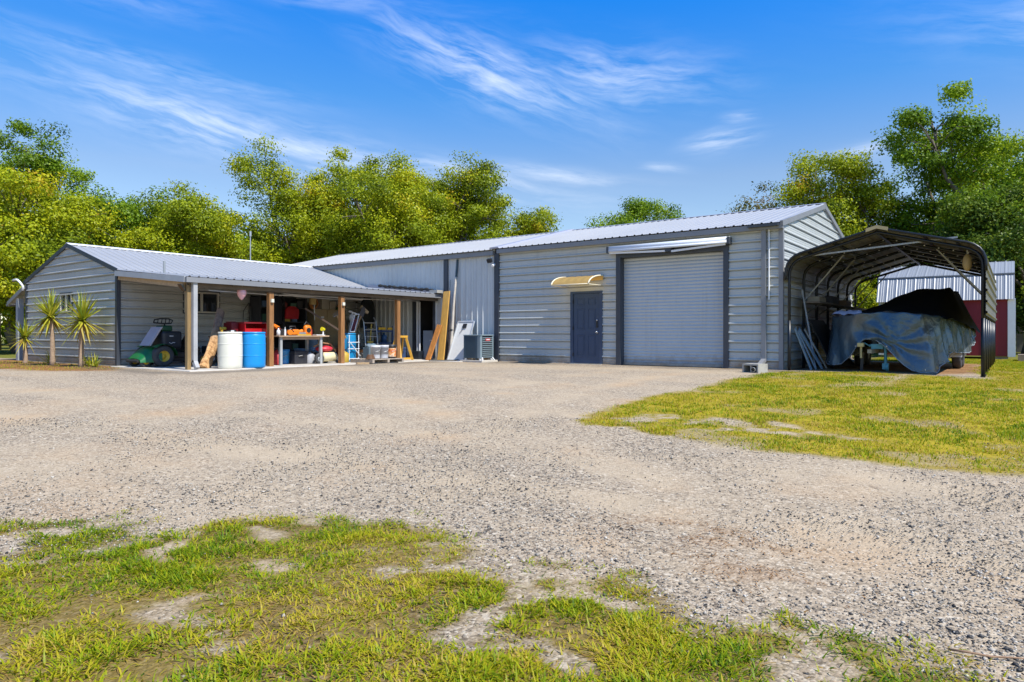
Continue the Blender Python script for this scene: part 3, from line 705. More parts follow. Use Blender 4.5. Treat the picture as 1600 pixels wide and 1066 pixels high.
# --- balloon
t = thing('pink_balloon', 'pink and white balloon hanging under the porch eave', 'balloon', (-15.95, 9.95, 1.75))
mb = MB(); mb.lathe([(.001, 1.745), (.018, 1.75), (.05, 1.785), (.095, 1.85), (.118, 1.92), (.112, 1.98), (.08, 2.035), (.04, 2.058), (.001, 2.063)], (-15.95, 9.95, 0), 20); mb.build('skin', M('balloon_pink', (.75, .38, .38), .3, 0, .35, 3.5), t, True)
mb = MB(); mb.tube([(-15.95, 9.95, 2.06), (-15.93, 9.96, 2.12)], .005, 5); mb.build('string', WHITE, t)
# --- strip lights under the porch roof
lab = ['white strip light under the porch roof nearest the shed corner', 'white strip light under the porch roof above the balloon', 'white strip light under the porch roof above the orange tools', 'white strip light under the porch roof near the open doorway']
sl0 = None
for k, (x, y, z) in enumerate(((-18.1, 9.1, 2.28), (-16.9, 11.0, 2.15), (-16.9, 12.3, 2.15), (-16.9, 15.0, 2.15))):
    if sl0 is None:
        sl0 = o = thing('strip_light', lab[0], 'strip light', (0, 0, 0), 'strip lights under the porch roof')
        mb = MB(); mb.bx(-.06, .06, -.6, .6, .0, .05); mb.build('housing', WHITE, o)
        mb = MB(); mb.cyl((0, -.55, -.02), (0, .55, -.02), .02, n=8); mb.build('tube', WHITE, o)
    else: o = copy_tree(sl0); o['label'] = lab[k]
    o.location = (x, y, z)
    if k == 0: o.rotation_euler = (0, 0, 1.2)
# --- workbench
t = thing('workbench', 'long grey-legged workbench loaded with orange power tools', 'workbench', (-16.45, 11.95, Z))
mb = MB(); mb.bx(-16.85, -16.02, 11.1, 12.78, .80, .835); mb.build('tabletop', M('bench_ply', (.40, .27, .17), .7, 0, .25, 4), t)
for x in (-16.75, -16.12):
    for y in (11.22, 12.55): mb = MB(); mb.bx(x-.035, x+.035, y-.035, y+.035, Z, .80); mb.build('leg', M('bench_leg', (.42, .43, .42), .5, .2, .15), t)
mb = MB(); mb.bx(-16.14, -16.1, 11.26, 12.51, .72, .79); mb.build('apron', M('bench_ply'), t)
bt = .835
ORG_ = M('tool_orange', (.80, .20, .01), .4, 0, .12); YEL = M('tool_yellow')
t = thing('chainsaw', 'orange chainsaw with a pale bar lying on the workbench', 'chainsaw', (-16.25, 11.75, bt))
mb = MB(); mb.box((-16.25, 11.72, bt+.09), (.2, .28, .16)); mb.build('body', ORG_, t, bevel=.03)
mb = MB(); mb.tube([(-16.25, 11.6, bt+.1), (-16.25, 11.6, bt+.25), (-16.25, 11.78, bt+.26), (-16.25, 11.82, bt+.12)], .016, 7); mb.build('handle', BLACKM, t, True)
mb = MB(); mb.box((-16.25, 12.05, bt+.06), (.012, .4, .07)); mb.build('bar', GALV, t)
t = thing('leaf_blower', 'upright orange leaf blower standing on the workbench beside a clamp lamp', 'leaf blower', (-16.3, 12.22, bt))
mb = MB(); mb.box((-16.3, 12.22, bt+.15), (.15, .24, .30)); mb.build('fan_housing', ORG_, t, bevel=.07)
mb = MB(); mb.cyl((-16.23, 12.22, bt+.15), (-16.218, 12.22, bt+.15), .07, n=18); mb.build('fan_grille', BLACKM, t)
mb = MB(); mb.cyl((-16.3, 12.05, bt+.13), (-16.3, 11.75, bt+.07), .05, .035, 12); mb.build('nozzle', ORG_, t)
mb = MB(); mb.tube([(-16.3, 12.12, bt+.30), (-16.3, 12.18, bt+.39), (-16.3, 12.3, bt+.30)], .02, 7); mb.build('handle', BLACKM, t)
t = thing('hedge_trimmer', 'orange hedge trimmer propped at a slope on the near end of the workbench', 'trimmer', (-16.4, 11.25, bt))
mb = MB(); mb.beam((-16.4, 11.12, bt+.32), (-16.4, 11.35, bt+.2), .1, .09); mb.build('body', ORG_, t, bevel=.02)
mb = MB(); mb.beam((-16.4, 11.33, bt+.2), (-16.4, 11.62, bt+.06), .02, .05); mb.build('blade', M('blade_red', (.5, .06, .03), .4), t)
mb = MB(); mb.tube([(-16.4, 11.12, bt+.36), (-16.4, 11.18, bt+.44), (-16.4, 11.26, bt+.32)], .014, 6); mb.build('handle', BLACKM, t)
t = thing('spray_bottle', 'white spray bottle with black nozzle near the bench end post', 'bottle', (-16.15, 11.17, bt))
mb = MB(); mb.lathe([(.001, bt), (.05, bt), (.052, bt+.12), (.02, bt+.17), (.018, bt+.2), (.001, bt+.2)], (-16.15, 11.17, 0), 14); mb.build('bottle', WHITE, t, True)
mb = MB(); mb.box((-16.15, 11.18, bt+.215), (.03, .07, .03)); mb.build('nozzle', BLACKM, t)
t = thing('caulk_tube', 'white sealant tube with tapered tip upright on the workbench', 'sealant tube', (-16.12, 11.36, bt))
mb = MB(); mb.cyl((-16.12, 11.36, bt), (-16.12, 11.36, bt+.16), .028, n=12); mb.cyl((-16.12, 11.36, bt+.16), (-16.12, 11.36, bt+.24), .014, .004, 8); mb.build('tube', WHITE, t)
t = thing('circular_saw', 'small orange and black saw lying flat between chainsaw and sealant tube', 'saw', (-16.1, 11.52, bt))
mb = MB(); mb.cyl((-16.13, 11.5, bt+.08), (-16.07, 11.5, bt+.08), .08, n=18); mb.build('guard', ORG_, t)
mb = MB(); mb.box((-16.1, 11.52, bt+.01), (.14, .26, .015)); mb.tube([(-16.1, 11.46, bt+.14), (-16.1, 11.54, bt+.19), (-16.1, 11.62, bt+.1)], .018, 6); mb.build('base_plate', BLACKM, t)
mb = MB(); mb.beam((-16.08, 11.72, bt+.018), (-16.05, 12.15, bt+.018), .06, .034); solo(mb, 'spirit_level', YEL, 'yellow spirit level lying along the front edge of the workbench', 'level', (-16.06, 11.9, bt))
t = thing('clamp_lamp', 'yellow headed clamp lamp with white stem at the far bench end', 'lamp', (-16.1, 12.62, bt))
mb = MB(); mb.cyl((-16.1, 12.62, bt), (-16.1, 12.62, bt+.17), .022, n=10); mb.cyl((-16.1, 12.62, bt), (-16.1, 12.62, bt+.02), .06, n=14); mb.build('stem', WHITE, t)
mb = MB(); mb.cyl((-16.08, 12.56, bt+.19), (-16.1, 12.66, bt+.17), .06, .04, 12); mb.build('head', M('lamp_yellow', (.75, .65, .02), .4), t)
# things below the bench
def bucket(name, c, col, label, r=.145, h=.37, lid=None, group=None, handle=True, wrap=None):
    t = thing(name, label, 'bucket', c, group); x, y, z = c
    mb = MB(); mb.lathe([(.001, z), (r*.88, z), (r*.98, z+h*.86), (r*1.05, z+h*.87), (r*1.05, z+h*.9), (r, z+h*.91), (r*1.02, z+h), (r*.96, z+h), (r*.9, z+.02)], (x, y, 0), 24); bd = mb.build('body', M('bucket_'+'_'.join(label.split()[:2]), col, .42, 0, .06, 3, dirt=.15), t, True)
    if lid:
        mb = MB(); mb.lathe([(r*1.06, z+h-.03), (r*1.08, z+h+.012), (r*.9, z+h+.016), (.001, z+h+.012)], (x, y, 0), 24); mb.build('lid', M('lid_'+'_'.join(label.split()[:2]), lid, .45), t, True)
    if wrap:
        mb = MB(); mb.lathe([(r*.935+.003, z+h*.12), (r*.985+.003, z+h*.78)], (x, y, 0), 24); mb.build('label_wrap', wrap, t, True)
    if handle:
        mb = MB(); mb.tube([(x+r*1.03*math.cos(a), y+r*1.03*math.sin(a), z+h*.86-.13*abs(math.sin(a-.9))) for a in np.linspace(-.7, 2.44, 13)], .004, 5); mb.build('handle', GALV, t)
    return t
bucket('bucket', (-16.75, 11.75, Z), (.03, .22, .50), 'blue bucket on the floor under the workbench', .17, .42)
bucket('bucket', (-17.35, 12.75, Z), (.12, .22, .34), 'dusty blue-grey bucket standing in the shade beyond the workbench', .17, .42)
bucket('bucket', (-17.6, 13.4, .35), (.16, .24, .34), 'pale blue-grey bucket stacked on a crate beyond the workbench', .16, .4)
mb = MB(); mb.bx(-17.85, -17.35, 13.15, 13.65, Z, .345); solo(mb, 'crate', M('crate_dark', (.12, .10, .09), .8), 'dark crate under the pale blue-grey bucket', 'crate', (-17.6, 13.4, Z), bevel=.01)
# dark shelving against the wall, with hanging red jackets and oddments
t = thing('tool_shelf', 'tall dark shelf unit crammed with tools against the porch wall', 'shelf', (-19.1, 13.2, Z))
DK = M('shelf_dark', (.035, .035, .04), .7, 0, .3)
for y in (12.4, 13.25, 14.1): mb = MB(); mb.bx(-19.38, -18.85, y-.03, y+.03, Z, 2.05); mb.build('upright', DK, t)
for z in (.35, .8, 1.25, 1.7): mb = MB(); mb.bx(-19.38, -18.85, 12.43, 14.07, z, z+.03); mb.build('shelf', DK, t)
mb = MB(); mb.bx(-19.39, -19.385, 12.4, 14.1, Z, 2.1); mb.build('back', DK, t)
cols = [(.30, .31, .33), (.10, .16, .28), (.35, .22, .12), (.03, .03, .03), (.28, .05, .04), (.45, .43, .36), (.05, .12, .08), (.5, .35, .05)]
nm = ['grey paint tin', 'blue storage tub', 'brown carton', 'black case', 'red fuel can', 'cream oil jug', 'green sprayer box', 'yellow tool case']
onm = ['paint_tin', 'storage_tub', 'carton', 'tool_case', 'fuel_can', 'oil_jug', 'sprayer_box', 'tool_case']
k = 0
for zi, z in enumerate((.38, .83, 1.28, 1.73)):
    y = 12.5
    while y < 13.85:
        ci = int(rng.integers(0, 8)); w = rng.uniform(.16, .3); h = rng.uniform(.15, .34) if zi < 3 else rng.uniform(.12, .25)
        if 13.25-.04-w < y < 13.25+.04: y = 13.30
        mb = MB()
        if ci in (0, 5, 4): mb.lathe([(.001, z), (w*.42, z), (w*.42, z+h*.8), (w*.2, z+h*.86), (w*.2, z+h), (.001, z+h)], (-19.05, y+w/2, 0), 16)
        else: mb.bx(-19.25, -18.9, y, y+w, z, z+h*.9); mb.bx(-19.26, -18.89, y-.004, y+w+.004, z+h*.8, z+h*.95)
        solo(mb, onm[ci], M('shelfcol%d' % ci, cols[ci], .5, 0, .15), '%s on %s board of dark tool rack, %s' % (nm[ci], ['lowest', 'second', 'third', 'topmost'][zi], ['near end', 'beside near end', 'middle', 'past middle', 'towards far end', 'far end', 'far end'][min(6, int((y-12.45)/.25))]), nm[ci].split()[-1], (-19.05, y+w/2, z), 'oddments on the tool shelf')
        y += w+rng.uniform(.02, .1)
def jacket(c, w, h, col, label, name='work_jacket'):
    A = np.zeros((14, 17, 3))
    for i in range(14):
        k = i/13
        for j in range(17):
            a = 2*math.pi*j/16; r = w*(.45+.55*math.sin(min(1, k*3)*math.pi/2))*(1-.15*k)*(1+.12*math.sin(5*a+k*3))
            A[i, j] = (c[0]+r*.35*math.cos(a), c[1]+r*math.sin(a), c[2]+h*(1-k))
    mb = MB(); mb.grid(A); solo(mb, name, M('cloth_'+label.split()[0]+label.split()[1], col, .85, 0, .25, 6, .4, 12), label, name.split('_')[-1], tuple(c), smooth=True)
jacket((-18.6, 13.35, 1.36), .27, .40, (.36, .008, .012), 'red work jacket hanging in front of the tall tool shelf')
jacket((-18.6, 12.8, 1.2), .2, .85, (.012, .013, .02), 'black overalls hanging near the orange tools and stained post', 'work_overalls')
jacket((-18.7, 16.6, 1.1), .33, 1.1, (.015, .018, .02), 'black coat hanging deep in the porch beside the vertical sheets', 'work_coat')
# hanging pulley and grey brackets
t = thing('chain_hoist', 'brass coloured chain hoist hanging from the porch rafters', 'hoist', (-17.4, 13.25, 1.75))
mb = MB(); mb.box((-17.4, 13.25, 1.92), (.14, .18, .28)); mb.build('block', M('hoist_brass', (.35, .24, .08), .5, .2, .3, 6), t, bevel=.03)
mb = MB(); mb.tube([(-17.4, 13.25, 2.06), (-17.4, 13.25, 2.2)], .02, 6); mb.tube([(-17.4, 13.3, 1.8), (-17.4, 13.32, 1.3)], .012, 6); mb.each('chain', GALV, t)
# --- tan cabinet with boxes on top
t = thing('metal_cabinet', 'tan two-door metal cabinet standing against the porch wall', 'cabinet', (-19.1, 15.0, Z))
TAN = M('cabinet_tan', (.36, .27, .15), .5, 0, .08, 2, dirt=.15)
mb = MB(); mb.bx(-19.38, -18.9, 14.45, 15.5, Z+.03, 1.72); mb.build('body', TAN, t, bevel=.008)
for y0 in (14.46, 14.985):
    for z0, z1 in ((.08, .85), (.87, 1.70)):
        mb = MB(); mb.bx(-18.9, -18.885, y0, y0+.505, z0, z1); d_ = mb.build('door', TAN, t)
        m2 = MB(); m2.bx(-18.885, -18.87, (14.93 if y0 < 14.9 else 15.02), (14.95 if y0 < 14.9 else 15.04), z0+.3, z0+.45); m2.build('handle', GALV, d_)
        if y0 < 14.9 and z0 > .5: m2 = MB(); m2.bx(-18.885, -18.88, 14.72, 14.84, 1.42, 1.48); m2.build('label_card', WHITE, d_)
for k, (y, w, h, col, lb) in enumerate(((14.62, .26, .22, (.16, .12, .09), 'dark brown carton on the tan cabinet, by its shelf side'), (14.95, .3, .34, (.42, .37, .28), 'cream stacked carton in the middle of the tan cabinet top'), (15.25, .24, .28, (.38, .33, .25), 'beige slim carton at the far end of the tan cabinet top'))):
    mb = MB(); mb.bx(-19.3, -18.95, y-w/2, y+w/2, 1.722, 1.722+h); mb.bx(-19.31, -18.94, y-w/2-.004, y+w/2+.004, 1.722+h*.45, 1.722+h*.5); solo(mb, 'carton', M('carton%d' % k, col, .8, 0, .15), lb, 'carton', (-19.12, y, 1.722), 'cartons on the tan cabinet')
# --- push mower / pressure washer heap by the post
t = thing('push_mower', 'red and cream push mower with curved handle parked beside the workbench', 'mower', (-16.35, 12.85, Z))
ox, oy, oz = -16.35, 12.85, Z
mb = MB(); mb.blob((ox, oy, oz+.42), (.24, .26, .10), 10); mb.build('engine_cover', M('mower_red', (.55, .03, .05), .4, 0, .15), t, True)
mb = MB(); mb.lathe([(.001, -.25), (.11, -.24), (.135, -.2), (.135, .2), (.11, .24), (.001, .25)], (ox+.15, oy+.05, oz+.19), 18, 'y'); mb.build('tank', M('tank_cream', (.68, .60, .36), .4, 0, .1, dirt=.2), t, True)
mb = MB(); mb.box((ox-.05, oy, oz+.26), (.5, .5, .12)); mb.build('deck', BLACKM, t, bevel=.04)
wheel(t, (ox+.2, oy-.33, oz+.15), .15, .09, hub=GALV); wheel(t, (ox+.2, oy+.36, oz+.13), .13, .08, hub=GALV); wheel(t, (ox-.3, oy-.3, oz+.13), .13, .08, hub=GALV); wheel(t, (ox-.3, oy+.3, oz+.13), .13, .08, hub=GALV)
mb = MB(); mb.tube([(ox-.1, oy-.3, oz+.48), (ox, oy-.1, oz+.6), (ox+.05, oy+.2, oz+.56), (ox, oy+.42, oz+.34)], .022, 7); mb.build('handle', M('handle_brown', (.35, .18, .08), .5), t, True)
# --- pallet with buckets
t = thing('pallet', 'low timber pallet carrying three pails at the porch edge', 'pallet', (-15.6, 14.25, .0))
mb = MB()
for k in range(6): mb.bx(-16.1+k*.17, -15.97+k*.17, 13.62, 14.9, .115, .135)
mb.build('deck_boards', M('pallet_wood', (.36, .30, .24), .85, 0, .25, 4), t)
for y in (13.66, 14.26, 14.86): mb = MB(); mb.bx(-16.1, -15.12, y-.04, y+.04, .024, .114); mb.build('bearer', M('pallet_wood'), t)
bz = .137
m, nt, b = newmat('pail_label'); tc = nn(nt, 'ShaderNodeTexCoord'); n1 = nn(nt, 'ShaderNodeTexNoise', Scale=7., Detail=2.); nt.links.new(tc.outputs['Object'], n1.inputs[0])
nt.links.new(ramp(nt, n1.outputs[0], [(.38, (.55, .10, .02)), (.5, (.72, .34, .12)), (.6, (.75, .62, .45)), (.68, (.35, .06, .02))]), b.inputs[0]); PAILW = m
bucket('bucket', (-15.45, 14.03, bz), (.55, .55, .56), 'grey-white pail nearest the mop drum on the pallet', .15, .40, None, 'pails on the pallet', wrap=None)
bucket('bucket', (-15.45, 14.36, bz), (.50, .51, .54), 'light grey lidded pail, middle one of the three on the pallet', .15, .39, (.5, .5, .52), 'pails on the pallet')
bucket('bucket', (-15.45, 14.68, bz), (.02, .02, .022), 'black pail with orange pictured label on the pallet', .15, .40, (.03, .03, .035), 'pails on the pallet', wrap=PAILW)
mb = MB()
for k in range(5): mb.tube([(-15.3+.02*k, 13.72+.16*math.cos(a)*(1-.08*k), .16+.02*k+.008*math.sin(3*a)) if 0 else (-15.32+.12*math.cos(a)*(1-.08*k), 13.72+.13*math.sin(a)*(1-.08*k), .155+.025*k) for a in np.linspace(0, 6.28, 17)], .016, 6)
solo(mb, 'coiled_hose', M('hose_brown', (.16, .08, .04), .6), 'brown coiled hose heaped on the pallet before the grey-white pail', 'hose', (-15.32, 13.72, .137), smooth=True)
mb = MB(); mb.blob((-15.95, 14.3, .50), (.15, .2, .09), 8, .4); mb.box((-15.95, 14.3, .30), (.28, .4, .33)); solo(mb, 'covered_box', M('box_teal', (.12, .17, .2), .6), 'grey-blue covered box behind the pails on the pallet', 'box', (-15.95, 14.3, .137), smooth=False, bevel=.02)
mb = MB(); mb.beam((-15.3, 13.18, .03), (-15.15, 13.5, .03), .12, .05); solo(mb, 'timber_offcut', RAWW, 'pale timber offcut on the gravel by the second stained post', 'offcut', (-15.2, 13.3, .0))
# --- blue drum with garden tools
drum('tool_drum', (-16.75, 14.05, Z), (.01, .22, .45), 'dark blue drum holding mops and long-handled tools', .27, .88, None)
t = thing('drum_dolly', 'white tube frame dolly standing against the blue tool drum', 'dolly', (-16.4, 14.05, Z))
mb = MB()
for y in (13.85, 14.22): mb.tube([(-16.42, y, Z+.05), (-16.44, y+.02, .85)], .014, 6)
for z in (.12, .42, .62): mb.tube([(-16.42, 13.8, z), (-16.42, 14.25, z)], .014, 6)
mb.tube([(-16.41, 13.9, .6), (-16.38, 14.25, .2)], .014, 6); mb.build('frame', WHITE, t)
tl = [('long_broom', 'wooden handled broom with tan bristle head leaning highest from the blue drum', (14.12, .6), (14.85, 1.66), (.55, .40, .24), 'broom'),
      ('mop', 'white handled mop tilting out of the blue drum', (14.05, .6), (14.32, 1.55), (.70, .68, .62), 'mop'),
      ('garden_fork', 'dark garden fork leaning back out of the blue drum', (13.95, .6), (13.9, 1.75), (.25, .16, .08), 'fork'),
      ('shovel', 'brown handled shovel standing out of the blue drum', (14.1, .6), (14.55, 1.45), (.36, .22, .10), 'shovel'),
      ('rake', 'thin wooden rake bowing away from the blue drum towards the post', (13.95, .55), (13.55, 1.45), (.40, .26, .12), 'rake')]
for i, (n_, lb, a, b2, col, ct) in enumerate(tl):
    x0 = -16.72+.06*i-.1; p0 = (x0, a[0], a[1]); p1 = (x0-.05, b2[0], b2[1]); t = thing(n_, lb, ct, p0)
    mb = MB(); mb.tube([p0, p1], .024, 7); mb.build('handle', M('haft%d' % i, col, .6), t)
    d_ = unit(np.array(p1)-np.array(p0)); sd = unit(np.cross(d_, (1, 0, 0))); P1 = np.array(p1); mb = MB()
    if ct == 'broom': mb.beam(P1-sd*.17, P1+sd*.17, .07, .09)
    elif ct == 'mop': mb.beam(P1-sd*.16, P1+sd*.16, .07, .04); mb.blob(P1-d_*.16, (.09, .09, .12), 8)
    elif ct == 'shovel': mb.beam(P1, P1+d_*.26, .02, .2); mb.beam(P1+d_*.26, P1+d_*.32, .018, .12)
    else:
        mb.beam(P1-sd*.14, P1+sd*.14, .025, .025)
        for k in np.linspace(-.13, .13, 5 if ct == 'fork' else 8): mb.tube([P1+sd*k, P1+sd*k+d_*(.22 if ct == 'fork' else .1)], .007, 5)
    mb.build('head', M('toolhead%d' % i, [(.36, .28, .18), (.62, .6, .58), (.05, .05, .06), (.08, .08, .09), (.2, .19, .17)][i], .6, .2 if i in (2, 3, 4) else 0), t)
# folding garden chair stuck on top
t = thing('folded_chair', 'folded maroon garden chair with pale tube frame resting upside down on the tool drum', 'chair', (-16.6, 13.95, .92))
mb = MB(); f0, f1 = np.array((-16.5, 13.95, .95)), np.array((-16.55, 14.2, 1.5))
for o_ in (0, .22): mb.tube([f0+np.array((0, o_*.8, 0)), f1+np.array((0, o_*.7, 0))], .014, 6)
mb.tube([f0, f0+np.array((0, .18, 0))], .014, 6); mb.tube([f1, f1+np.array((0, .155, 0))], .014, 6); mb.build('frame', WHITE, t)
mb = MB(); mb.prism([(0, 0), (.15, 0), (.30, .38), (.16, .38)], (-16.53, 13.99, .98), (0, 1, 0), (0, 0, 1), (-.02, 0, .01)); mb.build('seat', M('maroon_cloth', (.09, .015, .025), .8), t)
# --- hand truck / ladder rack
t = thing('hand_truck', 'tall shiny hand truck with cross bars standing behind the pails', 'hand truck', (-16.9, 15.05, Z))
mb = MB()
for y in (14.8, 15.32): mb.tube([(-16.7, y, Z+.06), (-16.85, y, 1.28), (-16.95, y, 1.42)], .018, 8)
for z in (.3, .55, .8, 1.02, 1.24): mb.tube([(-16.72-.11*z, 14.8, z), (-16.72-.11*z, 15.32, z)], .013, 6)
mb.build('frame', GALV, t)
mb = MB(); mb.bx(-16.7, -16.45, 14.8, 15.32, Z, Z+.02); mb.build('toe_plate', GALV, t)
for y in (14.72, 15.40): wheel(t, (-16.86, y, .13+Z), .13, .07, axis='y', hub=GALV)
mb = MB(); mb.tube([(-16.95, 15.12, .1), (-16.86, 15.14, 1.2)], .02, 6); mb.box((-16.88, 15.1, .62), (.03, .26, .05)); mb.build('yellow_strap', M('strap_yellow', (.45, .33, .06), .6), t)
# --- gas cylinder
t = thing('gas_cylinder', 'blue gas cylinder with white collar beside the pallet', 'gas cylinder', (-16.25, 15.0, Z))
def cyl_(t, x, y, s=1., col=None):
    mb = MB(); mb.lathe([(.001, Z), (.10*s, Z), (.15*s, Z+.05), (.155*s, Z+.1), (.155*s, Z+.3*s), (.12*s, Z+.37*s), (.04*s, Z+.4*s), (.001, Z+.4*s)], (x, y, 0), 22); mb.build('body', col, t, True)
    mb = MB(); mb.lathe([(.095*s, Z+.36*s), (.1*s, Z+.5*s), (.092*s, Z+.5*s), (.088*s, Z+.37*s)], (x, y, 0), 18, arc=4.8); mb.build('collar', WHITE, t, True)
    mb = MB(); mb.cyl((x, y, Z+.4*s), (x, y, Z+.46*s), .02, n=8); mb.build('valve', M('brass', (.5, .35, .1), .4, .6), t)
CYB = M('cyl_blue', (.035, .12, .34), .4, 0, .12, dirt=.1)
cyl_(t, -16.15, 15.0, 1., CYB)
t = thing('gas_cylinder', 'second smaller blue gas cylinder beside the stained post by the doorway', 'gas cylinder', (-16.6, 15.55, Z)); cyl_(t, -16.6, 15.5, .85, CYB)
# --- blue tool cart
t = thing('tool_cart', 'dark blue upright tool cart with yellow trays behind the doorway post', 'tool cart', (-17.3, 15.9, Z))
BLU = M('cart_blue', (.025, .055, .14), .45, 0, .2)
for x in (-17.6, -17.05):
    for y in (15.55, 16.25): mb = MB(); mb.bx(x-.02, x+.02, y-.02, y+.02, Z+.1, 1.15); mb.build('upright', BLU, t)
for z in (.15, .55, .95): mb = MB(); mb.bx(-17.6, -17.05, 15.55, 16.25, z, z+.05); mb.build('tray', BLU, t)
mb = MB(); mb.bx(-17.05, -17.0, 15.6, 15.9, 1.02, 1.1); mb.bx(-17.05, -17.0, 16.0, 16.2, 1.02, 1.1); mb.each('yellow_tray', YEL, t)
for k, (y, z, r, col, lb) in enumerate(((15.75, .2, .13, (.10, .11, .13), 'dark grey can on the bottom tray of the tool cart'), (16.05, .2, .12, (.5, .52, .55), 'white jug on the bottom tray of the tool cart'), (15.8, .6, .12, (.16, .14, .11), 'brown can on the middle tray of the tool cart'), (16.1, .6, .1, (.04, .1, .2), 'navy can on the middle tray of the tool cart'))):
    mb = MB(); mb.lathe([(.001, z), (r, z), (r, z+.22), (r*.4, z+.27), (r*.35, z+.32), (.001, z+.32)], (-17.3, y, 0), 16); solo(mb, 'canister', M('cancol%d' % k, col, .5), lb, 'can', (-17.3, y, z), 'cans on the tool cart', True)
# --- yellow sawhorse frame
t = thing('sawhorse', 'yellow timber trestle frame beside the doorway post', 'trestle', (-16.15, 16.0, Z))
YW = M('yellow_timber', (.58, .32, .04), .55, 0, .2, 3)
for y, y2 in ((15.58, 15.68), (16.10, 16.0)):
    mb = MB(); mb.beam((-15.95, y, Z), (-16.15, y2, .76), .05, .07); mb.build('leg', YW, t)
    mb = MB(); mb.beam((-16.5, y, Z), (-16.28, y2, .76), .05, .07); mb.build('leg', YW, t)
mb = MB(); mb.bx(-16.3, -16.12, 15.62, 16.06, .76, .83); mb.build('beam', YW, t)
mb = MB(); mb.beam((-15.98, 15.60, .08), (-15.98, 16.08, .08), .04, .06); mb.build('stretcher', YW, t)
mb = MB(); mb.bx(-16.6, -16.3, 16.75, 17.0, Z, .3); solo(mb, 'waste_bin', PLAST, 'small black bin standing before the vertical sheets near the doorway', 'bin', (-16.45, 16.9, Z), bevel=.02)
# --- leaning timber and poles at the porch end
def plank(name, p0, p1, w, th, mat, label, cat, up=(0, -1, .1), group=None):
    mb = MB(); mb.beam(p0, p1, w, th, up); return solo(mb, name, mat, label, cat, p0, group, bevel=.004)
PL = M('plank_gold', (.62, .34, .07), .6, 0, .2, 2.5, .2, 20, stretch=(7, 7, .8), dirt=.2, dirtcol=(.25, .12, .04)); PL2 = M('plank_orange', (.55, .22, .05), .65, 0, .3, 3, .2, 20, stretch=(5, 5, 1), dirt=.45, dirtcol=(.10, .05, .03))
plank('tall_plank', (-15.12, 16.55, .0), (-15.25, 17.0, 2.30), .27, .04, PL, 'tall golden plank leaning on the end of the porch roof', 'plank', group='timber leaning by the porch end')
plank('tall_plank', (-15.28, 16.72, .0), (-15.35, 17.08, 1.9), .2, .04, PL2, 'darker plank tucked just behind the tall golden plank', 'plank', group='timber leaning by the porch end')
plank('short_plank', (-15.50, 16.35, .02), (-15.30, 16.70, 1.18), .2, .045, PL2, 'short orange stained plank leaning across to the tall golden plank', 'plank', group='timber leaning by the porch end')
BIR = M('pale_pole', (.48, .43, .36), .8, 0, .25, 5, .2, 30, dirt=.3)
def pole(p0, p1, r, label, tip=None):
    t = thing('wooden_pole', label, 'pole', p0, 'poles leaning by the porch end'); P0, P1 = np.array(p0), np.array(p1)
    mb = MB(); mb.tube([P0+(P1-P0)*k+np.array((.02*math.sin(6*k), 0, 0)) for k in np.linspace(0, 1, 9)], [r*(1-.3*k) for k in np.linspace(0, 1, 9)], 8); mb.build('shaft', BIR, t, True)
    if tip:
        mb = MB(); d_ = unit(P1-P0); mb.tube([P1-d_*.05, P1+d_*tip], r*1.25, 8); mb.build('dark_end', M('tip_teal', (.03, .06, .08), .5), t)
    else:
        mb = MB(); mb.tube([P0+(P1-P0)*.35, P0+(P1-P0)*.37], r*1.2, 8); mb.build('band', BLACKM, t)
pole((-14.92, 16.75, .0), (-15.0, 17.2, 2.78), .05, 'thick pale pole standing tallest of the bare poles')
pole((-15.02, 16.9, .0), (-15.02, 17.22, 2.82), .03, 'slim pole with a dark teal end rising highest beside the golden plank', .55)
pole((-15.15, 16.95, .0), (-15.3, 17.24, 2.7), .022, 'thinnest bare pole leaning to the dark joint trim')
t = thing('solar_panel', 'white-backed framed panel leaning on the vertical sheets behind the cooling unit', 'panel', (-14.5, 16.75, 0))
P00, P10 = np.array((-14.88, 16.62, .03)), np.array((-14.2, 16.62, .03)); up_ = np.array((0, .55, 1.26))
mb = MB(); mb.add([P00, P10, P10+up_, P00+up_], [(0, 1, 2, 3)]); mb.build('back_sheet', M('back_white', (.66, .65, .61), .55, 0, .05, 2, dirt=.15), t)
mb = MB(); nrm = np.array((0, -.9, .4))*.022
for a, b2 in ((P00, P10), (P10, P10+up_), (P10+up_, P00+up_), (P00+up_, P00)): mb.beam(a+nrm*.3, b2+nrm*.3, .035, .035, up=(0, -.9, .4))
mb.build('frame', M('panel_frame', (.6, .62, .63), .35, .4), t)
mb = MB(); c_ = P00+(P10-P00)*.5+up_*.88+nrm; mb.box(c_, (.15, .03, .14), np.array(Matrix.Rotation(-.4, 3, 'X'))); mb.tube([c_, c_-up_*.10+np.array((-.03, -.03, 0)), c_-up_*.2+np.array((-.12, -.03, 0))], .008, 5); mb.build('junction_box', BLACKM, t)
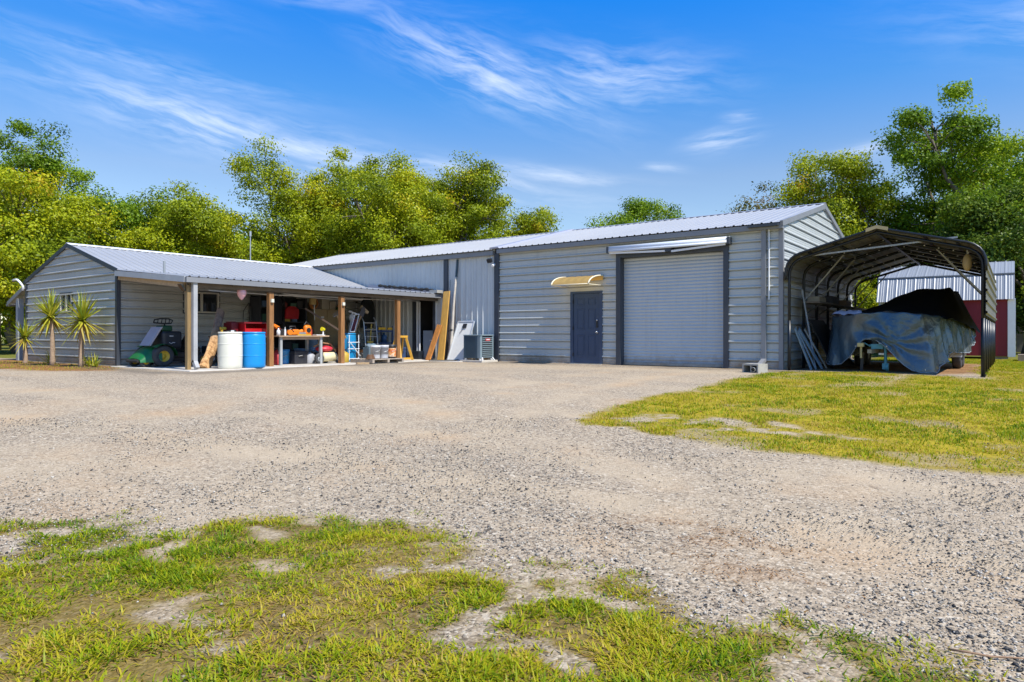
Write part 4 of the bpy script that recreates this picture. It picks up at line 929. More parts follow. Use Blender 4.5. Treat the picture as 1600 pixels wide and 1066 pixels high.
# --- AC unit
t = thing('cooling_unit', 'blue-grey outdoor air conditioning unit with slatted side standing on a pale pad', 'air conditioner', (-13.7, 16.75, 0))
a0, a1, c0, c1 = -14.04, -13.36, 16.45, 17.1
TEAL = M('unit_teal', (.045, .085, .12), .45, 0, .1, 4); TEALL = M('unit_pale', (.19, .25, .28), .45, 0, .08)
mb = MB(); mb.bx(a0+.03, a1-.03, c0+.03, c1-.03, .13, .82); cb = mb.build('core', BLACKM, t)
mb = MB()
for k in range(22): 
    z = .15+k*.03; mb.bx(a0+.02, a1-.14, c0-.002, c0+.012, z, z+.018)
mb.bx(a0, a0+.06, c0-.005, c0+.06, .12, .82); mb.bx(a1-.20, a1-.14, c0-.004, c0+.02, .12, .82); mb.bx(a0+.03, a1-.14, c0+.012, c0+.03, .12, .82)
mb.build('louvre_panel', TEAL, t)
mb = MB(); mb.bx(a1-.14, a1, c0-.005, c0+.10, .12, .82); mb.build('corner_panel', TEALL, t, bevel=.02)
mb = MB()
for k in range(11): mb.bx(a1-.012, a1+.008, c0+.10, c1-.05, .145+k*.06, .172+k*.06)
mb.bx(a1-.04, a1, c1-.05, c1, .12, .82); mb.build('side_grille', TEALL, t)
mb = MB(); mb.bx(a1+.009, a1+.018, c0+.24, c0+.46, .66, .74); bd = mb.build('badge', M('badge_red', (.45, .03, .03), .4), t)
mb = MB(); mb.bx(a1+.0185, a1+.021, c0+.27, c0+.43, .69, .715); mb.build('badge_stripe', WHITE, bd)
mb = MB(); mb.bx(a0-.015, a1+.015, c0-.015, c1+.015, .82, .86); tp = mb.build('top', TEALL, t, bevel=.015)
mb = MB(); mb.bx(a0-.08, a1+.14, c0-.10, c1+.05, -.02, .06); mb.build('pad', CONC, t, bevel=.01)
mb = MB()
for x in (a0+.05, a1-.05):
    for y in (c0+.05, c1-.05): mb.bx(x-.03, x+.03, y-.03, y+.03, .06, .125)
mb.each('foot', WHITE, t)
mb = MB(); mb.beam((a1+.02, c0+.06, .14), (a1+.12, c0-.03, .06), .03, .02); mb.beam((a1+.02, c1-.08, .14), (a1+.12, c1-.1, .06), .03, .02); mb.each('strap', WHITE, t)
mb = MB(); mb.tube([(-14.1, 17.0, .25), (-14.25, 16.9, .1), (-14.5, 16.5, .03), (-14.9, 16.3, .03), (-15.35, 16.25, .03)], .018, 7); solo(mb, 'hose_line', RUBR, 'thin black hose running along the gravel from the cooling unit', 'hose', (-14.5, 16.5, .0), smooth=True)
# --- black foam strip lying on the porch roof
mb = MB(); P = [(-18.6+2.7*k, 17.05+.03*math.sin(k*17), 2.63-.26*k+.012*math.sin(k*31)+.0) for k in np.linspace(0, 1, 40)]
mb.tube(P, [.045+.015*math.sin(i*1.7) for i in range(40)], 7); solo(mb, 'foam_strip', RUBR, 'ragged black foam strip lying along the porch roof below the vertical sheets', 'strip', (-17.2, 17.05, 2.45), smooth=True)
mb = MB(); mb.bx(-15.95, -15.6, 16.9, 17.2, 2.26, 2.36); solo(mb, 'roof_block', M('block_grey', (.35, .34, .31), .8), 'small grey block sitting on the end of the porch roof', 'block', (-15.78, 17.05, 2.26))
# --- concrete block at the downspout
t = thing('concrete_block', 'hollow concrete block lying on the gravel below the garage downspout', 'block', (-4.75, 15.9, 0))
mb = MB(); x0, x1, y0, y1, zb, zt = -4.86, -4.55, 15.68, 16.02, -.03, .17
R_ = np.array(Matrix.Rotation(-.25, 3, 'Z')); cc = np.array((-4.8, 15.85, .0))
def lb(a, b2, c2, d2, e2, f2): mb.box(cc+R_@np.array(((a+b2)/2, (c2+d2)/2, (e2+f2)/2)), (b2-a, d2-c2, f2-e2), R_)
lb(-.2, .2, -.2, .2, -.03, .005); lb(-.2, .2, -.2, .2, .16, .195); lb(-.2, -.165, -.2, .2, .005, .16); lb(.165, .2, -.2, .2, .005, .16); lb(-.0175, .0175, -.17, .2, .005, .16); lb(-.165, .165, .165, .2, .005, .16)
mb.build('body', M('cinder', (.36, .35, .31), .9, 0, .2, 6, .4, 60), t)
mb = MB(); mb.lathe([(.045, -.24), (.05, -.24), (.05, -.1), (.045, -.1)], cc+R_@np.array((.03, 0, .07)), 14, 'y'); mb.build('pipe_end', M('pipe_pale', (.45, .44, .40), .6), t, True)
# --- more porch clutter
def thing1(n_, lb, ct, mb, mat, loc, grp=None, sm=False, bev=0.): return solo(mb, n_, mat, lb, ct, loc, grp, sm, bev)
rc = np.random.default_rng(77)
# cords, hoses and tools hung along the porch wall
for k, (y, z, r_, col, n_, lb) in enumerate(((13.0, 1.95, .16, (.05, .05, .05), 'power_lead', 'black coiled cord hung high above the tool shelf'), (14.3, 1.9, .15, (.45, .16, .03), 'power_lead', 'orange coiled cord hung between tool shelf and tan cabinet'), (15.85, 1.6, .2, (.03, .12, .05), 'coiled_hose', 'green coiled hose hung on the wall past the tan cabinet'), (16.3, 1.15, .17, (.25, .22, .18), 'coiled_rope', 'tan coiled rope hung low near the inner porch corner'))):
    mb = MB()
    for q_ in range(3): mb.tube([(-18.75+.03*q_ if y < 15.6 else -19.3+.03*q_, y+(r_-.012*q_)*math.cos(a), z+(r_-.012*q_)*1.25*math.sin(a)) for a in np.linspace(0, 6.283, 21)], .017, 6)
    thing1(n_, lb, n_.split('_')[1], mb, M('cordcol%d' % k, col, .6), (-19.0, y, z), None, True)
for k, (y, z0, z1, col, n_, lb) in enumerate(((15.7, .05, 1.9, (.40, .28, .15), 'wall_rake', 'straight rake standing against the wall beside the tan cabinet'), (16.0, .05, 1.75, (.36, .22, .10), 'wall_hoe', 'straight hoe standing against the wall past the rake'), (16.55, .05, 2.0, (.5, .5, .48), 'long_pipe', 'pale pipe standing in the inner porch corner'), (16.8, .05, 1.7, (.3, .18, .1), 'wall_spade', 'brown handled spade nearest the inner porch corner'))):
    t = thing(n_, lb, n_.split('_')[1], (-19.0, y, Z)); mb = MB(); mb.tube([(-18.9, y, z0), (-19.33, y+.08, z1)], .02, 7); mb.build('shaft', M('shaftcol%d' % k, col, .6), t)
    mb = MB(); mb.beam((-18.9, y-.14, z0+.02), (-18.9, y+.14, z0+.02), .04, .05) if k != 2 else mb.cyl((-19.32, y+.08, z1), (-19.33, y+.082, z1+.05), .03, n=8); mb.build('head', BLACKM, t)
# rounded containers and cartons on the floor and under the bench
fl_ = [('jerry_can', 'red jerry can on the floor under the near end of the bench', (-16.5, 11.35), 'can', (.40, .02, .02)), ('toolbox', 'black toolbox with a grey latch under the middle of the bench', (-16.55, 12.08), 'b', (.02, .02, .025)), ('paint_tin', 'dull silver paint tin under the far end of the bench', (-16.45, 12.42), 'c', (.35, .35, .36)),
       ('carton', 'brown open carton beyond the bench near its far leg', (-17.1, 12.35), 'b', (.26, .17, .09)), ('plastic_tub', 'grey storage tub behind the push mower', (-17.2, 13.0), 'b', (.16, .17, .18)), ('oil_can', 'yellow oil can beside the blue tool drum', (-16.3, 13.55), 'c', (.45, .30, .03)),
       ('carton', 'tan carton on the floor in front of the tan cabinet', (-18.5, 14.7), 'b', (.34, .24, .13)), ('compressor_tank', 'dark red compressor tank in front of the tan cabinet', (-18.4, 15.3), 't', (.22, .02, .02)), ('crate', 'faded orange crate near the hand truck', (-17.5, 15.1), 'b', (.40, .16, .05)), ('water_jug', 'translucent white water jug near the gas cylinders', (-17.0, 15.45), 'c', (.55, .58, .6)),
       ('toolbox', 'navy toolbox on the floor behind the trestle', (-17.0, 16.45), 'b', (.03, .06, .14)), ('shop_vac', 'grey and black shop vacuum deep in the porch corner', (-18.5, 16.2), 'c', (.14, .14, .15)), ('plank_pile', 'short pile of grey boards along the inner wall', (-19.0, 11.9), 'p', (.28, .24, .2)), ('storage_bin', 'dark green storage bin against the porch wall below the pump', (-19.0, 12.3), 'b', (.04, .10, .06)),
       ('feed_sack', 'slumped beige feed sack beside the storage bin', (-18.4, 11.6), 's', (.40, .34, .24)), ('tyre', 'worn black tyre lying flat near the push cart', (-18.6, 11.15), 'y', (.03, .03, .03))]
for k, (n_, lb, (x, y), sh, col) in enumerate(fl_):
    m_ = M('clutter%d' % k, col, .55, 0, .15, 4, dirt=.2); t = thing(n_, lb, n_.replace('_', ' '), (x, y, Z)); mb = MB(); h = rc.uniform(.28, .45)
    if sh == 'b': mb.bx(x-.17, x+.17, y-.22, y+.22, Z, Z+h); mb.build('body', m_, t, bevel=.015); m2 = MB(); m2.bx(x-.18, x+.18, y-.23, y+.23, Z+h*.82, Z+h*.95); m2.build('rim', m_, t, bevel=.01); m3 = MB(); m3.tube([(x+.19, y-.1, Z+h*.6), (x+.22, y, Z+h*.66), (x+.19, y+.1, Z+h*.6)], .012, 6); m3.build('handle', BLACKM, t)
    elif sh in ('c', 'can'): mb.lathe([(.001, Z), (.14, Z), (.15, Z+.03), (.15, Z+h*.75), (.09, Z+h*.9), (.04, Z+h*.93), (.04, Z+h), (.001, Z+h)], (x, y, 0), 18); mb.build('body', m_, t, True); m3 = MB(); m3.tube([(x, y-.1, Z+h*.9), (x, y-.06, Z+h*1.12), (x, y+.06, Z+h*1.12), (x, y+.1, Z+h*.9)], .013, 6); m3.build('handle', BLACKM, t)
    elif sh == 't': mb.lathe([(.001, -.35), (.1, -.33), (.15, -.26), (.15, .26), (.1, .33), (.001, .35)], (x, y, Z+.24), 18, 'y'); mb.build('tank', m_, t, True); m3 = MB(); m3.box((x, y, Z+.48), (.2, .28, .18)); m3.build('motor', BLACKM, t, bevel=.03)
    elif sh == 'y': mb.lathe([(.17, Z), (.28, Z), (.31, Z+.05), (.31, Z+.14), (.28, Z+.19), (.17, Z+.19), (.15, Z+.1), (.17, Z)], (x, y, 0), 26); mb.build('carcass', m_, t, True)
    elif sh == 's': mb.blob((x, y, Z+.22), (.2, .28, .24), 10, .35); mb.build('sack', m_, t, True)
    else:
        for q_ in range(4): mb.bx(x-.1+.01*q_, x+.1, y-.5, y+.45-.05*q_, Z+.045*q_, Z+.045*q_+.04)
        mb.each('board', m_, t)
# small hand tools strewn on the bench and the clutter hanging below it
for k, (y, x, lb, col) in enumerate(((11.42, -16.4, 'black battery charger on the bench behind the sealant tube', (.03, .03, .03)), (11.95, -16.6, 'grey parts organiser at the back of the bench behind the chainsaw', (.25, .26, .28)), (12.42, -16.55, 'red fuel bottle case at the back of the bench behind the blower', (.4, .03, .03)), (11.62, -16.65, 'brown wooden tool box at the back of the bench', (.25, .15, .07)), (12.5, -16.2, 'small white parts tray on the bench by the clamp lamp', (.6, .6, .58)))):
    h = rc.uniform(.08, .22) if k != 4 else .03; mb = MB(); mb.bx(x-.09, x+.09, y-.1, y+.1, bt+.001, bt+h); mb.bx(x-.095, x+.095, y-.105, y+.105, bt+h*.7, bt+h*.85); thing1('bench_box', lb, 'box', mb, M('benchbox%d' % k, col, .5), (x, y, bt), None, False, .008)
# ================= carport contents
def G_(u, v): return float(gz(u, v))
t = thing('white_boat', 'white fibreglass boat on a trailer, mostly hidden under tarps', 'boat', (-2.4, 21.5, .5))
A = np.zeros((22, 13, 3))
for i in range(22):
    k = i/21; v = 18.5+5.9*k; hw = 1.12*min(1, (k*2.2+.02))**.55; keel = .52-.0*k+.35*max(0, .35-k)**1.2*2; gun = 1.22-.08*k
    for j in range(13):
        a = -1+2*j/12; x = hw*np.sign(a)*abs(a)**.6; A[i, j] = (-2.35+x, v, keel+(gun-keel)*abs(a)**2.2)
mb = MB(); mb.grid(A); mb.add(A[-1], [tuple(range(13))]); mb.build('hull', M('gelcoat_white', (.74, .74, .72), .25, 0, .05, dirt=.08), t, True)
mb = MB()
for j in (0, 12): mb.tube([A[i, j] for i in range(22)], .03, 6)
mb.each('gunwale', GALV, t)
# trailer
t = thing('boat_trailer', 'galvanised boat trailer with teal winch post and jack under the tarps', 'trailer', (-2.6, 21, 0))
TEALP = M('jack_teal', (.10, .30, .34), .45, .2, .2)
mb = MB()
for x in (-3.15, -1.55): mb.beam((x, 19.4, .47), (x, 24.2, .45), .07, .11)
mb.beam((-3.15, 19.4, .47), (-2.72, 18.3, .47), .07, .1); mb.beam((-1.55, 19.4, .47), (-2.60, 18.3, .47), .07, .1); mb.beam((-2.66, 18.4, .47), (-2.75, 17.75, .47), .09, .09)
for v in (20, 22, 24): mb.beam((-3.15, v, .42), (-1.55, v, .42), .08, .08)
mb.build('frame', M('trailer_tan', (.42, .36, .24), .5, .2, .2, dirt=.3), t)
for x in (-3.42, -1.2):
    for v in (20.6, 21.5): wheel(t, (x, v, .33), .33, .2, hub=M('rim_pale', (.6, .6, .6), .4, .3))
    mb = MB(); Afd = np.zeros((13, 4, 3))
    for i in range(13):
        a = math.pi*i/12
        for j in range(4): Afd[i, j] = (x-.13+.26*j/3, 21.05-.86*math.cos(a), .30+.43*math.sin(a)**.5)
    mb.grid(Afd); mb.build('fender', M('fender_white', (.70, .71, .72), .35, .1), t, True)
mb = MB(); mb.cyl((-2.45, 18.0, .10), (-2.45, 18.0, .80), .035, n=12); mb.cyl((-2.45, 18.0, .78), (-2.45, 18.0, .84), .05, n=12); mb.lathe([(.001, -.03), (.09, -.03), (.1, 0), (.09, .03), (.001, .03)], (-2.42, 18.02, .10), 16, 'x'); mb.box((-2.45, 18.02, .12), (.13, .12, .14)); mb.build('jack', TEALP, t)
mb = MB(); mb.box((-2.62, 18.05, .58), (.26, .16, .12)); mb.cyl((-2.8, 18.05, .6), (-2.45, 18.05, .6), .04, n=10); mb.tube([(-2.8, 18.0, .6), (-2.88, 17.95, .66), (-2.95, 17.95, .6)], .018, 6); mb.build('winch', TEALP, t, bevel=.01)
mb = MB(); mb.box((-2.95, 17.9, .62), (.14, .2, .1)); mb.cyl((-2.95, 17.9, .3), (-2.95, 17.9, .58), .03, n=8); mb.build('coupler', M('brassy', (.5, .42, .2), .4, .4), t, bevel=.01)
mb = MB(); mb.beam((-2.95, 17.95, -.01), (-2.93, 17.95, .34), .06, .06); mb.build('prop', BLACKM, t)
# blue tarp: draped shell around the bow and side
keys = [(-3.75, 24.0, 1.16, .45, .05), (-3.85, 21.5, 1.28, .42, .06), (-3.85, 19.6, 1.30, .32, .10), (-3.70, 18.5, 1.30, .12, .14), (-3.45, 18.2, 1.31, .10, .10), (-3.12, 18.0, 1.34, .40, -.02), (-2.95, 17.95, 1.36, .76, .0), (-2.65, 17.9, 1.38, .74, .04), (-2.42, 17.9, 1.38, .56, .08), (-2.15, 17.9, 1.37, .26, .12), (-1.93, 17.9, 1.345, .03, .16), (-1.75, 17.95, 1.33, -.02, .18), (-1.58, 18.2, 1.31, -.02, .18), (-1.45, 18.5, 1.29, .16, .12), (-1.30, 19.1, 1.26, .44, .08), (-1.15, 20.0, 1.22, .40, .06), (-1.02, 21.2, 1.14, .38, .05), (-.95, 22.4, 1.05, .72, .03), (-.92, 23.4, 1.0, .86, .02)]
K = np.array(keys); cs = np.concatenate([[0], np.cumsum(np.hypot(np.diff(K[:, 0]), np.diff(K[:, 1])))])
ns = 220; S = np.linspace(0, cs[-1], ns); KK = np.stack([np.interp(S, cs, K[:, j]) for j in range(5)], 1)
for _ in range(3): KK[1:-1] = (KK[:-2]+2*KK[1:-1]+KK[2:])/4
tgd = np.gradient(KK[:, :2], axis=0); tgd /= np.linalg.norm(tgd, axis=1, keepdims=True); nor = np.stack([tgd[:, 1], -tgd[:, 0]], 1)
cen = np.array((-2.35, 21.0)); nor *= np.sign(np.sum(nor*(KK[:, :2]-cen), 1))[:, None]
nt_ = 46; A = np.zeros((nt_, ns, 3))
sg_ = np.interp(-2.5, [-3.45, -2.15], [0, 1]); s0 = float(np.interp(9, range(len(cs)), cs)); s_open = float(cs[7]); s_cor = float(cs[11])
for i in range(nt_):
    k = i/(nt_-14)
    if k <= 1:                                            # skirt, k=0 hem .. 1 top edge
        z = KK[:, 3]+(KK[:, 2]-KK[:, 3])*k; out = KK[:, 4]*(1-k)**1.2
        fold = (1-k)*(.055*np.sin(S*9+1.5*np.sin(S*2.3)+2.2*k)+.03*np.sin(S*21+3*k))+.02*np.sin(S*6-5*k)
        # long pulls fanning from the opening's gather point up to the front corner
        ang = np.arctan2((z-.72), (S-s_open-.35)); rr = np.hypot(z-.72, S-s_open-.35)
        pull = .028*np.sin(ang*11+.8*np.sin(rr*7))*np.clip(1-rr/1.3, 0, 1)*(rr > .02)
        ridge = .10*np.exp(-((S-s_cor-.05*(1-k))/.10)**2)*(1-.5*k)
        o_ = out+fold*.8+pull+ridge
        o_ = o_*np.clip((cs[-1]-S)/1.2, .1, 1); A[i, :, 0] = KK[:, 0]+nor[:, 0]*o_; A[i, :, 1] = KK[:, 1]+nor[:, 1]*o_; A[i, :, 2] = z+.012*np.sin(S*13)*k*k
    else:                                                 # top, drawn in towards the hump
        m_ = (i-(nt_-14))/13; w_ = m_*.8
        A[i, :, 0] = KK[:, 0]*(1-w_)+cen[0]*w_; A[i, :, 1] = KK[:, 1]*(1-w_)+cen[1]*w_+.0
        A[i, :, 2] = KK[:, 2]+.16*w_+.012*np.sin(S*13)*(1-m_)+.02*(vnoise(A[i, :, 0]*5, A[i, :, 1]*5, 8)-.5)
mb = MB(); mb.grid(A)
m, nt, b = newmat('blue_tarp'); tc = nn(nt, 'ShaderNodeTexCoord')
n1 = nn(nt, 'ShaderNodeTexNoise', Scale=3.5, Detail=3., Roughness=.5, Distortion=1.6); nt.links.new(tc.outputs['Object'], n1.inputs[0])
n2 = nn(nt, 'ShaderNodeTexNoise', Scale=1.1, Detail=3.); nt.links.new(tc.outputs['Object'], n2.inputs[0])
nt.links.new(mixc(nt, ramp(nt, n2.outputs[0], [(.4, 0.), (.65, 1.)]), (.075, .125, .165), (.125, .14, .148)), b.inputs[0])
b.inputs['Roughness'].default_value = .27; b.inputs['Metallic'].default_value = .35
bp = nn(nt, 'ShaderNodeBump', Strength=.5, Distance=.05); nt.links.new(n1.outputs[0], bp.inputs['Height']); nt.links.new(bp.outputs[0], b.inputs['Normal'])
o = solo(mb, 'blue_tarp', m, 'crumpled silver-blue tarp draped over the bow of the boat, touching the ground', 'tarp', (-2.4, 18.2, 0), smooth=True)
sm = o.modifiers.new('thick', 'SOLIDIFY'); sm.thickness = .006
hem = MB(); hem.tube([A[0, i]+np.array((0, 0, .012)) for i in range(0, ns, 2)], .010, 5); hem.build('hem_rope', M('hem_rope', (.30, .33, .36), .7), o, True)
rp = MB()
for i in (150, 172, 192): p_ = A[0, i]; rp.tube([p_+np.array((0, 0, .03)), p_+np.array((-.12, .02, -.12)), np.array((-1.5, p_[1], .46))], .007, 5)
rp.each('tie_rope', WHITE, o, True)
gm = MB()
for i in range(6, ns, 11): p_ = A[2, i]; q2 = np.append(nor[i], 0)*.008; gm.cyl(p_-q2, p_+q2, .016, n=8)
gm.each('grommet', GALV, o)
# black cover over the console
nu_, nv_ = 46, 46; A = np.zeros((nv_, nu_, 3))
for i in range(nv_):
    b2 = i/(nv_-1); v = 18.75+5.6*b2
    f = np.clip((b2-.02)/.42, 0, 1); f = f*f*(3-2*f); f *= 1-np.clip((b2-.86)/.14, 0, 1)**2*.7
    ul, ur = np.interp(v, [18.75, 19.6, 24.4], [-3.25, -3.5, -3.4]), np.interp(v, [18.75, 20, 21.2, 24.4], [-1.28, -1.02, -.90, -.80])
    for j in range(nu_):
        a = j/(nu_-1); u = ul+(ur-ul)*a
        zb = np.interp(a, [0, .5, 1], [1.42, 1.46, np.interp(v, [18.75, 20, 24.4], [1.24, 1.12, .86])])
        zh = np.interp(a, [0, .16, .34, .52, .80, 1], [1.42, 1.62, 1.86, 2.05, 2.06, np.interp(v, [18.75, 20, 24.4], [1.22, 1.08, .84])])
        z = zb+(zh-zb)*f+.018*math.sin(u*9+v*3)*f+.025*(vnoise(u*3, v*3, 4)-.5)
        A[i, j] = (u, v, z+.02)
    if i in (0,): A[i, :, 2] -= .05
mb = MB(); mb.grid(A)
solo(mb, 'black_cover', M('black_canvas', (.008, .009, .011), .75, 0, .3, 3, .3, 9, spec=.25), 'black canvas cover peaked over the boat console above the blue tarp', 'cover', (-2.3, 21.5, 1.3), smooth=True)
# white cloth lying at the bow
A = np.zeros((14, 18, 3))
for i in range(14):
    for j in range(18):
        u = -3.72+.72*j/17; v = 18.55+.5*i/13; e = min(i, 13-i, j, 17-j)/3; A[i, j] = (u, v, 1.35+.10*min(1, e)+.07*(vnoise(u*9, v*9, 2)-.4))
mb = MB(); mb.grid(A); solo(mb, 'white_cloth', M('cloth_lilac', (.62, .62, .78), .8, 0, .08), 'crumpled lilac-white cloth lying on the bow corner of the blue tarp', 'cloth', (-3.4, 18.8, 1.33), smooth=True)
# boards leaning in the carport
BB = M('board_blue', (.22, .30, .36), .6, 0, .2, 3)
lb_ = ['blue-grey board leaning nearest the carport front leg', 'narrow blue-grey board second from the carport front leg', 'wide blue-grey board leaning in the middle of the stack by the black sheet', 'thin pale board leaning directly beside the black sheet']
for k, (v0, v1, h, w_, du) in enumerate(((17.75, 17.45, 1.02, .12, .0), (18.0, 17.75, .95, .06, .05), (18.45, 17.85, 1.0, .15, .1), (18.85, 18.4, 1.0, .07, .12))):
    plank('leaning_board', (-4.02+du, v0, .0), (-4.33, v1, h), .025, w_, BB if k < 3 else M('board_pale', (.5, .5, .46), .7), lb_[k], 'board', up=(0, 1, .2), group='boards leaning in the carport')
plank('long_batten', (-4.05, 18.35, 0), (-4.34, 18.2, 2.0), .03, .06, M('batten_grey', (.30, .34, .38), .6), 'long slim grey batten rising above the leaning boards', 'batten', up=(0, 1, .2))
mb = MB(); mb.add([(-3.75, 18.9, .02), (-3.55, 20.6, .02), (-4.2, 19.9, 1.25), (-4.25, 18.55, 1.25)], [(0, 1, 2, 3)]); o = solo(mb, 'black_sheet', M('black_sheet', (.02, .018, .018), .7, 0, .3), 'large dark sheet leaning on the carport side beyond the boards', 'sheet', (-3.9, 19.5, .02))
sm = o.modifiers.new('thick', 'SOLIDIFY'); sm.thickness = .03
t = thing('wall_shelf', 'timber shelf of oddments along the carport wall at chest height', 'shelf', (-4.3, 21, 1.66))
mb = MB(); mb.bx(-4.36, -3.95, 18.3, 25.4, 1.66, 1.70); mb.build('board', M('shelf_wood', (.16, .13, .10), .8), t)
mb = MB()
for v in vb[1:]: mb.beam((-4.36, v+.06, 1.4), (-3.98, v+.06, 1.66), .03, .03)
mb.each('bracket', BLACKM, t)
for k, (v, h, lab_) in enumerate(((19.0, .12, 'pale timber bundle near the front of the carport shelf'), (20.6, .2, 'dark box sitting midway along the carport shelf'), (22.4, .16, 'brown box further back on the carport shelf'))):
    mb = MB(); mb.bx(-4.3, -4.02, v-.4, v+.35, 1.702, 1.702+h); mb.bx(-4.26, -4.06, v-.3, v+.45, 1.702+h, 1.72+h); solo(mb, 'storage_box', M('shelfbox%d' % k, [(.34, .28, .19), (.05, .05, .06), (.2, .14, .1)][k], .8), lab_, 'box', (-4.16, v, 1.702))
t = thing('hanging_float', 'tan buoy hanging inside the carport eave by its outer front leg', 'buoy', (-.85, 17.75, 2.35))
mb = MB(); mb.blob((-.85, 17.75, 2.42), (.09, .09, .19), 10); mb.build('body', M('buoy_tan', (.45, .32, .14), .6), t, True)
mb = MB(); mb.tube([(-.85, 17.75, 2.6), (-.85, 17.75, 2.74)], .01, 5); mb.build('rope', WHITE, t)
# twig in the gravel
mb = MB(); P = [(-.22+.07*k, 3.27+.02*k*k*.3, G_(-.15, 3.3)+.008+.004*(k % 2)) for k in range(5)]; mb.tube(P, [.0045, .0045, .004, .0035, .002], 6); solo(mb, 'fallen_twig', M('twig_bark', (.28, .17, .10), .85, 0, .3, 20), 'bent brown twig lying on the gravel at the grass edge', 'twig', (-.15, 3.3, G_(-.15, 3.3)), smooth=True)
# ================= ground
FG = [(-5.6, .3), (-5.2, .9), (-4.6, 1.25), (-4.4, 1.6), (-4.4, 1.9), (-4.31, 2.46), (-4.16, 2.85), (-3.63, 3.14), (-3.33, 3.33), (-2.89, 3.17), (-2.45, 3.06), (-2.12, 3.17), (-1.69, 3.19), (-1.47, 3.03), (-1.29, 2.93), (-1.03, 3.12), (-.74, 3.09), (-.44, 3.16), (-.28, 3.2), (-.02, 3.16), (.1, 2.7), (.3, 1.), (-2.89, -.5), (-4.9, -.6)]
STRIP = [(-5.6, 1.2), (-5.52, 1.66), (-5.13, 2.13), (-4.45, 2.0), (-4.2, 1.7), (-4.1, 1.2), (-4.38, .8)]
LAWN = [(-4.48, 7.62), (-4.60, 9.42), (-4.52, 11.93), (-4.43, 14.63), (-4.40, 16.5), (-4.0, 17.0), (-2.17, 17.1), (-.6, 17.0), (-.7, 18.5), (-.8, 24), (-4, 25), (-4, 28.8), (4, 28.8), (6, 17), (3, 7.5), (0.68, 7.43), (.05, 7.46), (-1.46, 7.28), (-2.74, 7.24), (-3.77, 7.53)]
BAND = [(-4.27, 7.99), (-3.85, 8.9), (-3.02, 8.95), (-2.15, 8.8), (-1.15, 8.6), (-1.0, 8.3), (-1.97, 8.16), (-3.05, 8.06), (-3.86, 7.95)]
MULCH = [(-21.92, 5.75), (-25, 6.2), (-28, 8.3), (-28, 9.4), (-25.8, 8.5), (-19.4, 8.5), (-18.6, 8.15), (-17.45, 7.5), (-18.23, 6.6), (-19.27, 6.3)]
BACK = [(-80, 28), (-28, 11), (-28, 27), (-13, 27), (-4.5, 27), (-.6, 27.5), (6, 28), (60, 40), (60, 200), (-200, 200), (-200, 30)]
def dens(u, v, poly, soft, amp, sc_, seed): return np.clip((polysd(u, v, poly)+amp*(fbm(u*sc_, v*sc_, seed)-.5)*2)/soft+.5, 0, 1)
def fg_density(u, v):
    d = dens(u, v, FG, .34, .24, 3.6, 11)
    bare = np.clip((fbm(u*3.1+3, v*3.1, 21)-.27)/.10, 0, 1)     # sandy bald spots inside
    d2 = .6*dens(u, v, STRIP, .25, .3, 3., 13)*np.clip((fbm(u*3, v*3, 5)-.36)/.15, 0, 1)
    thin = np.clip((fbm(u*1.4+9, v*1.4, 23)-.30)/.25, .62, 1)
    return np.maximum(d*(.10+.90*bare)*thin, d2)
def lawn_density(u, v):
    d = dens(u, v, LAWN, .3, .22, 2.1, 31)
    band = dens(u, v, BAND, .25, .35, 2.4, 33)*np.clip((fbm(u*2.6, v*2.6, 34)-.34)/.12, 0, 1)
    path = np.clip(1-np.abs(u+2.0+.25*(v-16)+.3*np.sin(v))/.45, 0, 1)*np.clip((v-12.5)/3, 0, 1)*(v < 18)
    p2 = np.clip((fbm(u*1.3+7, v*1.3, 35)-.30)/.12, 0, 1)
    p3 = np.clip(1-np.hypot(u+.7, (v-17.0)*.6)/.9, 0, 1)
    return d*(1-.92*band)*(1-.8*path)*(.35+.65*p2)*(1-.9*p3)
us = np.unique(np.concatenate([np.linspace(-300, -60, 13), np.linspace(-60, -27, 23), np.arange(-27, -6, .3), np.arange(-6, 3, .09), np.arange(3, 12, .5), np.linspace(12, 300, 20)]))
vs_ = np.unique(np.concatenate([np.linspace(-60, -2, 8), np.arange(-2, 10, .09), np.arange(10, 30, .25), np.linspace(30, 60, 14), np.linspace(60, 400, 14)]))
Ug, Vg = np.meshgrid(us, vs_)
Zg = gz(Ug, Vg)+np.where((Ug > -28) & (Ug < 8) & (Vg < 16.9), .020*(fbm(Ug*1.3, Vg*1.3, 41)-.5)+.012*(fbm(Ug*6, Vg*6, 42)-.5), 0)
inb = ((Ug > -25.7) & (Ug < -15.5) & (Vg > 8.5)) | ((Ug > -26.3) & (Ug < -4.7) & (Vg > 17.4)); Zg = np.where(inb, -.12, Zg)
fgm = dens(Ug, Vg, FG, .34, .24, 3.6, 11)
grassy = np.maximum(np.maximum(fg_density(Ug, Vg), .20*fgm), lawn_density(Ug, Vg))
mul = np.maximum(dens(Ug, Vg, MULCH, .5, .35, 1.5, 51), .85*dens(Ug, Vg, [(-4.5, 17.35), (-1.2, 17.3), (-.6, 19), (-.6, 24), (-4.5, 24.5)], .6, .4, 1.2, 52)); back = np.where(polysd(Ug, Vg, BACK) > 0, 1., 0.); back = np.maximum(back, np.where((Ug < -29+.35*(Vg-8)) & (Vg > 9), 1., 0.)); back = np.maximum(back, np.where(Ug < -33+2*fbm(Ug*.2, Vg*.2, 55), 1., 0.)); back = np.maximum(back, np.where(Ug > 9, 1., 0.))
leafd = np.clip(np.maximum.reduce([1-np.hypot((Ug+1.55)/.8, (Vg-4.2)/.35), 1-np.hypot((Ug+1.1)/.5, (Vg-3.7)/.22)]), 0, 1)*np.clip((fbm(Ug*5, Vg*5, 61)-.45)/.1, 0, 1)
